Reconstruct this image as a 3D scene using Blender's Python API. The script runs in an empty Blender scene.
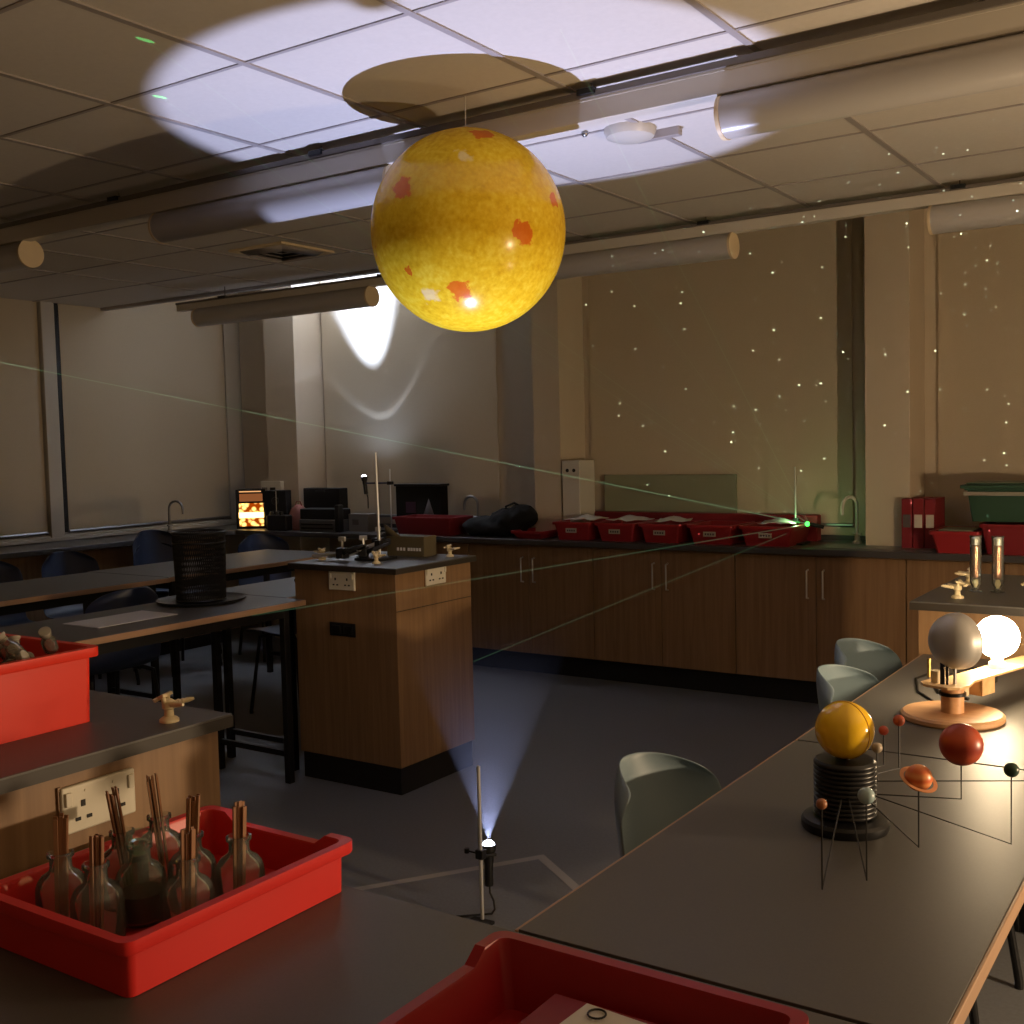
import bpy, bmesh, math, random
from math import pi, sin, cos, radians
from mathutils import Vector, Matrix
random.seed(11)
SC = bpy.context.scene
COL = SC.collection

# ------------------------------------------------------------------ materials
def srgb(r, g, b):
    f = lambda c: (c/255/12.92) if c/255 <= .04045 else ((c/255+.055)/1.055)**2.4
    return (f(r), f(g), f(b), 1)

def mat(name, col, rough=.5, metal=0., var=.0, scale=40., bump=0., bscale=200., spec=.5, coat=0., trans=0., ior=1.45, sss=0.):
    m = bpy.data.materials.new(name); m.use_nodes = True
    nt = m.node_tree; p = nt.nodes['Principled BSDF']
    p.inputs['Base Color'].default_value = col
    p.inputs['Roughness'].default_value = rough
    p.inputs['Metallic'].default_value = metal
    p.inputs['Specular IOR Level'].default_value = spec
    p.inputs['Coat Weight'].default_value = coat
    p.inputs['Transmission Weight'].default_value = trans
    p.inputs['IOR'].default_value = ior
    tc = nt.nodes.new('ShaderNodeTexCoord')
    if var > 0:
        n = nt.nodes.new('ShaderNodeTexNoise'); n.inputs['Scale'].default_value = scale; n.inputs['Detail'].default_value = 5
        nt.links.new(tc.outputs['Object'], n.inputs['Vector'])
        r = nt.nodes.new('ShaderNodeMapRange'); r.inputs[1].default_value = .25; r.inputs[2].default_value = .75
        r.inputs[3].default_value = 1-var; r.inputs[4].default_value = 1+var
        nt.links.new(n.outputs['Fac'], r.inputs[0])
        mx = nt.nodes.new('ShaderNodeVectorMath'); mx.operation = 'SCALE'
        mx.inputs[0].default_value = col[:3]
        nt.links.new(r.outputs[0], mx.inputs['Scale']); nt.links.new(mx.outputs[0], p.inputs['Base Color'])
    if bump > 0:
        n = nt.nodes.new('ShaderNodeTexNoise'); n.inputs['Scale'].default_value = bscale; n.inputs['Detail'].default_value = 3
        nt.links.new(tc.outputs['Object'], n.inputs['Vector'])
        b = nt.nodes.new('ShaderNodeBump'); b.inputs['Strength'].default_value = bump; b.inputs['Distance'].default_value = .002
        nt.links.new(n.outputs['Fac'], b.inputs['Height']); nt.links.new(b.outputs['Normal'], p.inputs['Normal'])
    return m

def wood(name, c1, c2, axis='z', rough=.42, k=1.):
    m = bpy.data.materials.new(name); m.use_nodes = True
    nt = m.node_tree; p = nt.nodes['Principled BSDF']; p.inputs['Roughness'].default_value = rough
    tc = nt.nodes.new('ShaderNodeTexCoord'); mp = nt.nodes.new('ShaderNodeMapping')
    s = {'x': (1.2, 28, 28), 'y': (28, 1.2, 28), 'z': (28, 28, 1.2)}[axis]
    mp.inputs['Scale'].default_value = [v*k for v in s]
    nt.links.new(tc.outputs['Object'], mp.inputs['Vector'])
    n = nt.nodes.new('ShaderNodeTexNoise'); n.inputs['Scale'].default_value = 1.6; n.inputs['Detail'].default_value = 8; n.inputs['Distortion'].default_value = .6
    nt.links.new(mp.outputs[0], n.inputs['Vector'])
    r = nt.nodes.new('ShaderNodeValToRGB'); r.color_ramp.elements[0].position = .3; r.color_ramp.elements[1].position = .72
    r.color_ramp.elements[0].color = c1; r.color_ramp.elements[1].color = c2
    nt.links.new(n.outputs['Fac'], r.inputs[0]); nt.links.new(r.outputs[0], p.inputs['Base Color'])
    n2 = nt.nodes.new('ShaderNodeTexNoise'); n2.inputs['Scale'].default_value = 5
    nt.links.new(tc.outputs['Object'], n2.inputs['Vector'])
    mr = nt.nodes.new('ShaderNodeMapRange'); mr.inputs[3].default_value = rough-.08; mr.inputs[4].default_value = rough+.1
    nt.links.new(n2.outputs['Fac'], mr.inputs[0]); nt.links.new(mr.outputs[0], p.inputs['Roughness'])
    return m

def emis(name, col, s):
    m = bpy.data.materials.new(name); m.use_nodes = True
    nt = m.node_tree; nt.nodes.remove(nt.nodes['Principled BSDF'])
    e = nt.nodes.new('ShaderNodeEmission'); e.inputs[0].default_value = col; e.inputs[1].default_value = s
    nt.links.new(e.outputs[0], nt.nodes['Material Output'].inputs['Surface'])
    return m

def glass(name, col=(.95, .97, .95, 1), rough=.03):
    # thin-walled clear glass: mostly see-through with a fresnel sheen
    m = bpy.data.materials.new(name); m.use_nodes = True
    nt = m.node_tree; nt.nodes.remove(nt.nodes['Principled BSDF'])
    t = nt.nodes.new('ShaderNodeBsdfTransparent'); t.inputs[0].default_value = col
    g = nt.nodes.new('ShaderNodeBsdfGlossy'); g.inputs['Roughness'].default_value = rough
    d = nt.nodes.new('ShaderNodeBsdfDiffuse'); d.inputs[0].default_value = (.75, .75, .7, 1)
    lw = nt.nodes.new('ShaderNodeLayerWeight'); lw.inputs[0].default_value = .2
    a = nt.nodes.new('ShaderNodeMixShader'); b = nt.nodes.new('ShaderNodeMixShader')
    nt.links.new(lw.outputs['Fresnel'], a.inputs[0]); nt.links.new(t.outputs[0], a.inputs[1]); nt.links.new(g.outputs[0], a.inputs[2])
    b.inputs[0].default_value = .05
    nt.links.new(a.outputs[0], b.inputs[1]); nt.links.new(d.outputs[0], b.inputs[2])
    nt.links.new(b.outputs[0], nt.nodes['Material Output'].inputs['Surface'])
    return m

BEECH = wood('beech_laminate', srgb(126, 96, 66), srgb(148, 116, 82))
BEECHX = wood('beech_laminate_x', srgb(126, 96, 66), srgb(148, 116, 82), 'x')
PLY = wood('pale_ply', srgb(205, 165, 115), srgb(226, 190, 142), 'x')
EDGE = wood('beech_edge', srgb(160, 126, 96), srgb(180, 144, 112), 'y')
TOP = mat('grey_worktop', srgb(84, 82, 79), .45, var=.07, scale=300, spec=.5)
TOPEDGE = mat('dark_worktop_edge', srgb(52, 46, 40), .45)
COUNTER = mat('dark_counter', srgb(74, 72, 72), .3, var=.1, scale=260)
PLINTH = mat('black_plinth', srgb(26, 26, 28), .5)
FLOOR = mat('grey_vinyl_floor', srgb(104, 106, 110), .42, var=.12, scale=90, bump=.02)
WALLM = mat('cream_plaster', srgb(196, 182, 160), .85, var=.02, scale=6, bump=.08)
BLIND = mat('taupe_blind_fabric', srgb(188, 174, 150), .9, var=.04, scale=300, bump=.1, bscale=900)
FRAME = mat('white_window_frame', srgb(190, 184, 172), .4)
DARKGAP = mat('dark_gap', srgb(20, 20, 20), .6)
TILE = mat('mineral_ceiling_tile', srgb(205, 198, 188), .9, var=.03, scale=60, bump=.25, bscale=400)
TBAR = mat('ceiling_grid_bar', srgb(158, 150, 146), .5)
WHITEM = mat('white_enamel', srgb(196, 190, 178), .35)
TUBE = mat('white_tube_diffuser', srgb(176, 172, 168), .28, spec=.6)
CAP = mat('cream_end_cap', srgb(216, 196, 160), .5)
TRACK = mat('dark_track', srgb(104, 98, 92), .45)
RED2 = mat('dull_red_plastic', srgb(158, 40, 44), .45)
RED = mat('red_plastic', srgb(206, 46, 42), .38, var=.03, scale=8, spec=.5)
ORANGE = mat('orange_red_plastic', srgb(222, 52, 34), .36)
DRED = mat('deep_red_card', srgb(130, 30, 36), .55)
BLACK = mat('black_plastic', srgb(22, 22, 24), .35)
BLACKM = mat('matt_black', srgb(20, 20, 22), .8)
BLUECH = mat('blue_grey_poly', srgb(108, 124, 132), .45, bump=.1, bscale=500)
NAVY = mat('navy_poly', srgb(40, 50, 74), .45)
STEEL = mat('bright_steel', srgb(205, 205, 202), .3, metal=.6)
DULL = mat('dull_aluminium', srgb(150, 150, 150), .42, metal=1)
DARKMET = mat('dark_cast_iron', srgb(38, 38, 40), .5, metal=.4)
CHAIRLEG = mat('black_steel_leg', srgb(28, 28, 30), .4, metal=.3)
SOCK = mat('white_socket_plate', srgb(214, 208, 190), .4)
SLOT = mat('socket_slot', srgb(25, 22, 20), .6)
CREAM = mat('cream_nylon', srgb(222, 206, 166), .42)
GLASS = glass('clear_glass')
GLASSG = glass('greenish_glass', (.80, .86, .78, 1))
LIQ = mat('dark_liquid', srgb(60, 24, 20), .2)
STICK = wood('birch_stick', srgb(118, 74, 50), srgb(170, 128, 92), 'z')
PAPER = mat('white_paper', srgb(210, 206, 200), .7)
LABELM = mat('label_paper', srgb(200, 190, 176), .7)
INK = mat('grey_ink', srgb(90, 84, 80), .7)
BAG = mat('black_cloth', srgb(18, 19, 22), .9, bump=.5, bscale=30)
GREENB = mat('grey_green_board', srgb(134, 136, 112), .7)
GREENP = mat('green_plastic', srgb(56, 84, 66), .35)
CLEARP = mat('frosted_plastic', srgb(190, 184, 170), .3, trans=.4)
CARD = mat('olive_cardboard', srgb(92, 82, 58), .7)
YEL = mat('gloss_yellow', srgb(242, 196, 40), .14, coat=.4)
TAPE = mat('white_floor_tape', srgb(150, 146, 140), .5)
SILV = mat('silvered_dish', srgb(178, 176, 172), .45, metal=.35, var=.05, scale=20)
WOODT = wood('pale_pine', srgb(190, 142, 100), srgb(214, 170, 126), 'x')
CABLE = mat('black_cable', srgb(20, 18, 16), .5)
GREYC = mat('grey_cable', srgb(120, 114, 104), .5)

# ------------------------------------------------------------------ mesh helpers
FLAT = ('fabric', 'vane', 'triangle_print', 'flap', 'loose_paper')
class MB:
    def __init__(s): s.v = []; s.f = []
    def add(s, vs, fs):
        n = len(s.v); s.v += [tuple(v) for v in vs]; s.f += [[i+n for i in f] for f in fs]; return s
    def box(s, x0, x1, y0, y1, z0, z1, R=None):
        vs = [Vector((x, y, z)) for z in (z0, z1) for y in (y0, y1) for x in (x0, x1)]
        if R is not None: vs = [R @ v for v in vs]
        return s.add(vs, [[0,2,3,1],[4,5,7,6],[0,1,5,4],[2,6,7,3],[0,4,6,2],[1,3,7,5]])
    def cyl(s, a, b, r0, r1=None, n=16, caps=True):
        a = Vector(a); b = Vector(b); r1 = r0 if r1 is None else r1
        d = (b-a).normalized(); u = d.orthogonal().normalized(); w = d.cross(u)
        vs = []
        for p, r in ((a, r0), (b, r1)):
            for i in range(n):
                t = 2*pi*i/n; vs.append(p+u*(r*cos(t))+w*(r*sin(t)))
        fs = [[i, (i+1) % n, n+(i+1) % n, n+i] for i in range(n)]
        if caps: fs += [list(range(n))[::-1], list(range(n, 2*n))]
        return s.add(vs, fs)
    def tube(s, pts, r, n=8):
        pts = [Vector(p) for p in pts]; m = len(pts); vs = []; u = None
        for i, p in enumerate(pts):
            d = ((pts[min(i+1, m-1)]-p).normalized()+(p-pts[max(i-1, 0)]).normalized())
            d = d.normalized() if d.length > 1e-6 else Vector((0, 0, 1))
            if u is None: u = d.orthogonal().normalized()
            u = (u-d*u.dot(d)); u = u.normalized() if u.length > 1e-5 else d.orthogonal().normalized()
            w = d.cross(u); rr = r[i] if isinstance(r, (list, tuple)) else r
            for k in range(n):
                t = 2*pi*k/n; vs.append(p+u*(rr*cos(t))+w*(rr*sin(t)))
        fs = [[i*n+k, i*n+(k+1) % n, (i+1)*n+(k+1) % n, (i+1)*n+k] for i in range(m-1) for k in range(n)]
        fs += [list(range(n))[::-1], [(m-1)*n+k for k in range(n)]]
        return s.add(vs, fs)
    def lathe(s, prof, n=32, at=(0, 0, 0), M=None, close=False):
        vs = []; idx = []
        for r, z in prof:
            row = []
            if r < 1e-6:
                row = [len(vs)]*n; vs.append(Vector((0, 0, z)))
            else:
                for i in range(n):
                    row.append(len(vs)); vs.append(Vector((r*cos(2*pi*i/n), r*sin(2*pi*i/n), z)))
            idx.append(row)
        fs = []
        for a, b in zip(idx, idx[1:]):
            for i in range(n):
                q = [a[i], a[(i+1) % n], b[(i+1) % n], b[i]]; q2 = []
                for k in q:
                    if k not in q2: q2.append(k)
                if len(q2) > 2: fs.append(q2)
        if M is not None: vs = [M @ v for v in vs]
        at = Vector(at)
        return s.add([v+at for v in vs], fs)
    def sphere(s, c, r, n=24, sz=1.):
        return s.lathe([(r*sin(pi*i/(n//2)) if 0 < i < n//2 else 0, -r*sz*cos(pi*i/(n//2))) for i in range(n//2+1)], n, c)
    def prism(s, poly, z0, z1):
        n = len(poly); vs = [(x, y, z0) for x, y in poly]+[(x, y, z1) for x, y in poly]
        return s.add(vs, [list(range(n))[::-1], list(range(n, 2*n))]+[[i, (i+1) % n, n+(i+1) % n, n+i] for i in range(n)])
    def build(s, name, m, parent=None, bevel=0., angle=35, solid=0., seg=2):
        me = bpy.data.meshes.new(name); me.from_pydata([tuple(v) for v in s.v], [], s.f)
        bm = bmesh.new(); bm.from_mesh(me); bmesh.ops.recalc_face_normals(bm, faces=bm.faces); bm.to_mesh(me); bm.free()
        for p in me.polygons: p.use_smooth = not (solid and name in FLAT)
        try: me.set_sharp_from_angle(angle=radians(angle))
        except Exception: pass
        me.materials.append(m)
        o = bpy.data.objects.new(name, me); COL.objects.link(o)
        if parent: o.parent = parent
        if solid:
            q = o.modifiers.new('solid', 'SOLIDIFY'); q.thickness = solid; q.offset = 0
        if bevel:
            q = o.modifiers.new('bevel', 'BEVEL'); q.width = bevel; q.segments = seg; q.limit_method = 'ANGLE'; q.harden_normals = True
        return o

def thing(name, label, cat, loc=(0, 0, 0), rz=0., group=None):
    o = bpy.data.objects.new(name, None); COL.objects.link(o)
    o.location = loc; o.rotation_euler = (0, 0, rz); o.empty_display_size = .05
    return tag(o, label, cat, group)
def tag(o, label, cat, group=None, kind=None):
    o['label'] = label; o['category'] = cat
    if group: o['group'] = group
    if kind: o['kind'] = kind
    return o
def struct(o, label=None, cat=None):
    o['kind'] = 'structure'
    if label: o['label'] = label
    if cat: o['category'] = cat
    return o
def kids(o): return [c for c in list(bpy.data.objects) if c.parent is o]
def dup(root, loc=None, rz=None, label=None, group=None):
    tree = [(root, None)]; new = None
    def rec(o, par):
        c = o.copy(); COL.objects.link(c); c.parent = par
        for ch in kids(o): rec(ch, c)
        return c
    r = rec(root, None)
    if loc is not None: r.location = loc
    if rz is not None: r.rotation_euler = (0, 0, rz)
    if label: r['label'] = label
    if group: r['group'] = group
    return r
def B(*a): return MB().box(*a)

# ------------------------------------------------------------------ dimensions
XL, YB, CZ = -7.15, 6.55, 2.575
VZ = 3.05            # the ceiling over the window bay is higher
SOF = 5.24
XR, YF = 3.4, -2.6
T, P, K = .825, .985, .88     # table, pedestal and wall-counter tops

# ------------------------------------------------------------------ room shell
struct(B(XL-.2, XR+.2, YF-.2, YB+.2, -.1, 0).build('floor', FLOOR), 'dark grey vinyl classroom floor', 'floor')
struct(B(XL-.2, XR+.2, YF-.2, SOF, CZ, CZ+.12).build('ceiling', TILE), 'suspended ceiling of square mineral tiles', 'ceiling')
struct(B(XL-.2, XR+.2, SOF, YB+.2, VZ, VZ+.1).build('ceiling', WALLM), 'raised plain ceiling above the window bay', 'ceiling')
struct(B(XL-.2, XR+.2, SOF-.06, SOF, CZ+.12, VZ).build('wall_soffit', WALLM), 'upright face where the tiled ceiling stops', 'wall')
struct(B(XR, XR+.2, YF-.2, YB+.2, 0, VZ+.1).build('wall_right', WALLM), 'plain cream wall on the right side', 'wall')
struct(B(XL-.2, XR+.2, YF-.2, YF, 0, VZ+.1).build('wall_front', WALLM), 'plain cream wall behind the viewer', 'wall')
# left wall with two window openings
lw = MB()
lw.box(XL-.2, XL, YF-.2, YB, 0, .89)
lw.box(XL-.2, XL, YF-.2, YB, 2.86, VZ+.1)
for y0, y1 in ((YF-.2, 1.9), (6.5, YB)): lw.box(XL-.2, XL, y0, y1, .89, 2.86)
struct(lw.build('wall_left', WALLM), 'left window wall of the classroom', 'wall')
# back wall and piers
struct(B(XL-.2, XR+.2, YB, YB+.2, 0, VZ+.1).build('wall_back', WALLM), 'back wall behind the long counter', 'wall')
for i, (x0, x1) in enumerate(((-6.51, -6.185), (-4.01, -3.80), (-1.82, -1.577), (.9, 1.15))):
    struct(B(x0, x1, 6.23, YB+.05, 0, VZ+.02).build('wall_pier', WALLM, bevel=.004), 'plastered pier standing out of the back wall', 'pier')
# ceiling grid: long bars and short bars
g = MB()
for i in range(-8, 8):
    x = -1.172+.5935*i
    if XL < x < XR: g.box(x-.011, x+.011, YF, SOF, CZ-.005, CZ+.01)
struct(g.build('trim_1', TBAR), 'ceiling grid bars running to the back wall', 'trim')
g = MB()
for i in range(-9, 6):
    y = 2.225+.61*i
    if y < SOF: g.box(XL, XR, y-.007, y+.007, CZ-.0035, CZ+.01)
struct(g.build('trim_2', TBAR), 'ceiling grid bars running across the room', 'trim')
struct(B(XL, XR, SOF-.03, SOF+.015, CZ-.02, CZ+.01).build('trim_3', TBAR), 'edge trim of the tiled ceiling', 'trim')

# left windows: frame (structure) and roller blinds
def left_window(n, y0, y1):
    f = MB()
    for a, b in ((y0, y0+.05), (y1-.05, y1)): f.box(XL-.1, XL-.03, a, b, .89, 2.86)
    f.box(XL-.1, XL-.03, y0, y1, .89, .95); f.box(XL-.1, XL-.03, y0, y1, 2.8, 2.86)
    w = struct(f.build('window_%d' % n, FRAME), 'window frame in the left wall behind a lowered blind', 'window')
    MB().box(XL-.075, XL-.07, y0+.05, y1-.05, .95, 2.8).build('pane', mat('night_glass', srgb(20, 22, 26), .1), w)
left_window(1, 1.9, 4.78); left_window(2, 4.82, 6.5)
struct(B(XL-.1, XL+.045, 4.70, 4.805, .9, VZ).build('trim_4', FRAME, bevel=.004), 'white mullion between the two left windows', 'trim')
struct(B(XL-.1, XL+.02, 6.385, YB, .9, VZ).build('trim_5', FRAME, bevel=.004), 'white frame post in the left corner of the room', 'trim')
sl = MB().box(XL-.1, XL+.06, 1.6, YB, .885, .91).box(XL-.02, XL+.03, 1.6, YB, .91, .925)
struct(sl.build('trim_6', FRAME, bevel=.003), 'window ledge along the left wall', 'trim')
def blind(label, a, b, z0, z1, wall):
    t = thing('roller_blind', label, 'blind', (a[0], a[1], z0), 0, 'lowered roller blinds')
    w = b[1]-a[1] if wall == 'L' else b[0]-a[0]
    f = MB()
    if wall == 'L': f.box(-.0015, .0015, 0, w, .03, z1-z0)
    else: f.box(0, w, -.0015, .0015, .03, z1-z0)
    f.build('fabric', BLIND, t)
    if wall == 'L':
        MB().cyl((0, 0, .02), (0, w, .02), .012, n=10).build('bottom_bar', DULL, t)
        MB().cyl((0, 0, z1-z0), (0, w, z1-z0), .03, n=14).build('roller', WHITEM, t)
    else:
        MB().cyl((0, 0, .02), (w, 0, .02), .012, n=10).build('bottom_bar', DULL, t)
        MB().cyl((0, 0, z1-z0), (w, 0, z1-z0), .03, n=14).build('roller', WHITEM, t)
    return t
blind('taupe roller blind left of the white mullion on the left wall', (XL+.012, 1.95), (XL+.012, 4.69), .925, 2.84, 'L')
blind('taupe roller blind between the white mullion and the room corner', (XL+.012, 4.86), (XL+.012, 6.375), .925, 2.84, 'L')
blind('blind on the back wall lit by the white torch pool', (-6.17, YB-.02), (-4.50, YB-.02), .95, 2.98, 'B')
blind('wide blind on the back wall above the red tray row, dotted with stars', (-3.74, YB-.02), (-1.98, YB-.02), .95, 2.98, 'B')
blind('blind at the right end of the back wall above the green lidded box', (-1.50, YB-.02), (.8, YB-.02), .95, 2.98, 'B')
c = tag(B(XL+.014, XL+.022, 4.822, 4.85, .94, 2.82).build('blind_chain', DARKGAP), 'dark bead chain strip beside the white mullion', 'chain')

# ------------------------------------------------------------------ wall counter and its cupboards
ct = MB().box(XL+.05, XR, 5.95, YB, K-.035, K).box(XL+.001, -6.6, 1.6, 5.95, K-.035, K)
tag(ct.build('counter_top', COUNTER, bevel=.004), 'long dark grey worktop running along the back and left walls', 'worktop')
tag(MB().box(-6.18, -4.02, YB-.045, YB-.023, K, K+.03).box(-3.79, -1.83, YB-.045, YB-.023, K, K+.03).box(-1.57, .89, YB-.045, YB-.023, K, K+.03).build('splashback', COUNTER), 'low dark upstand along the back of the worktop', 'splashback')
Z0 = .13
units = [(-5.32, -4.88, -4.40), (-4.40, -3.919, -3.442), (-3.442, -2.973, -2.501), (-2.501, -2.025, -1.541), (-1.541, -1.06, -.58), (-.58, -.1, .38), (.38, .86, 1.34)]
ulab = ['base cupboard mostly hidden behind the central pedestal', 'base cupboard just right of the central pedestal under the black bag',
        'base cupboard under the middle of the red tray row', 'base cupboard below the green laser and sink',
        'base cupboard at the right behind the gas-tap pedestal', 'base cupboard beyond the right pedestal by the frame edge', 'base cupboard outside on the far right']
def cupboard(x0, xm, x1, label):
    t = thing('base_cupboard', label, 'cupboard', (x0, 6.0, 0), 0, 'beech cupboards under the back worktop')
    w = x1-x0; m = xm-x0
    MB().box(0.0, w, .022, .222, Z0, K-.036).build('body', BEECH, t)
    MB().box(0.0, w, .05, .222, 0, Z0).build('plinth', PLINTH, t)
    for a, b, h in ((0.003, m-.002, m-.045), (m+.002, w-.003, m+.045)):
        d = MB().box(a, b, 0, .02, Z0+.004, K-.045).build('door', BEECH, t, bevel=.0015)
        q = MB(); q.tube([(h, 0, .60), (h, -.028, .605), (h, -.028, .755), (h, 0, .76)], .005)
        q.build('handle', STEEL, d)
for u, l in zip(units[:6], ulab): cupboard(*u, l)
# left wing support under the left counter
t = thing('base_cupboard', 'plain beech cupboard run under the left window ledge', 'cupboard', (-7.1, 2.0, 0))
MB().box(0, .42, 0, 3.9, .1, K-.036).build('body', BEECH, t); MB().box(0, .38, 0.02, 3.88, 0, .1).build('plinth', PLINTH, t)

# ------------------------------------------------------------------ ceiling light tracks and tubes
def track(label, x0, x1, y, z0, z1, clips, lipw=.012):
    t = thing('lighting_track', label, 'track', (x0, y, z0))
    L = x1-x0; h = z1-z0
    MB().box(0, L, -.022, .03, 0, h*.76).build('channel', WHITEM, t, bevel=.003)
    MB().box(0, L, -.030, .03, h*.76, h).build('upper_rail', TRACK, t, bevel=.003)
    MB().box(0, L, -.025, -.021, h*.68, h*.76).build('lip', FRAME, t)
    for cx in clips:
        MB().cyl((cx-x0, 0, h), (cx-x0, 0, (CZ if y < SOF else VZ)-z0-.001), .0035, n=6).build('suspension_wire', TRACK, t)
        MB().box(cx-x0-.03, cx-x0+.03, -.04, .0, h-.012, h+.006).build('clip', BLACK, t, bevel=.002)
    return t
track('front suspended lighting track across the ceiling above the yellow balloon', -7.0, 2.8, 2.985, 2.458, 2.547, (-6.0, -4.95, -3.93, -2.79, -1.685, .65, 1.95))
track('short rear track above the tube in front of the torch-lit corner', -6.12, -4.13, 5.09, 2.449, 2.505, (-5.66, -4.29))
track('rear lighting track along the ceiling edge at the right', -4.0, 2.8, 5.09, 2.480, 2.546, (-3.2, -2.25, -1.08, .85))
def tube_light(label, x0, x1, y, z, lowered=False):
    t = thing('tube_light', label, 'light fitting', (x0, y, z), 0, 'cylindrical tube lights, switched off')
    L = x1-x0; r = .0615
    MB().cyl((.012, 0, 0), (L-.012, 0, 0), r, n=40, caps=False).build('diffuser', TUBE, t)
    MB().box(.012, L-.012, -.014, .014, r-.008, r+.014).build('spine', TRACK, t)
    for a, b in ((0, .012), (L-.012, L)):
        MB().cyl((a, 0, 0), (b, 0, 0), r+.002, n=40).build('end_cap', CAP, t)
tube_light('tube light at the left frame edge with round cream end', -6.4, -4.60, 3.01, 2.406)
tube_light('tube light hanging just left of and behind the yellow balloon', -3.71, -2.47, 3.01, 2.406)
tube_light('large near tube light at the top right of the ceiling', -1.275, .38, 3.01, 2.406)
tube_light('rear tube light in front of the white torch pool', -5.93, -4.39, 5.09, 2.394)
tube_light('rear tube light emerging right of the yellow balloon', -3.66, -2.105, 5.09, 2.422)
tube_light('rear tube light at the right frame edge over the window bay', -1.20, .42, 5.09, 2.422)

# air diffuser and ceiling sensor
t = thing('air_diffuser', 'square four-way air diffuser set in the ceiling left of the balloon', 'vent', (-4.42, 4.39, CZ))
MB().box(-.2, .2, -.2, -.17, -.012, 0).box(-.2, .2, .17, .2, -.012, 0).box(-.2, -.17, -.17, .17, -.012, 0).box(.17, .2, -.17, .17, -.012, 0).build('rim', CAP, t, bevel=.002)
for k in range(4):
    q = MB(); R = Matrix.Rotation(k*pi/2, 3, 'Z')
    for j in range(3):
        a = .165-.05*j; b = a-.04
        q.add([R @ Vector(v) for v in ((-a, -a, -.004), (a, -a, -.004), (b, -b, -.03+.01*j), (-b, -b, -.03+.01*j))], [[0, 1, 2, 3]])
    q.build('vane', TBAR, t, solid=.002)
MB().box(-.17, .17, -.17, .17, -.003, -.0005).build('throat', DARKGAP, t)
t = thing('ceiling_sensor', 'flat white round sensor on the ceiling right of the balloon shadow', 'sensor', (-1.82, 3.49, CZ))
MB().lathe([(0, -.045), (.05, -.042), (.082, -.03), (.09, -.012), (.09, 0)], 36).build('dome', WHITEM, t)
MB().box(-.02, .15, .07, .10, -.03, 0).build('side_bar', TBAR, t, bevel=.003)  # raised grey bar along one side of the dome
tag(MB().sphere((-1.96, 3.42, CZ-.008), .012, 12).build('ceiling_button', DULL), 'tiny metal button on the ceiling left of the round sensor', 'fitting')

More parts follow.
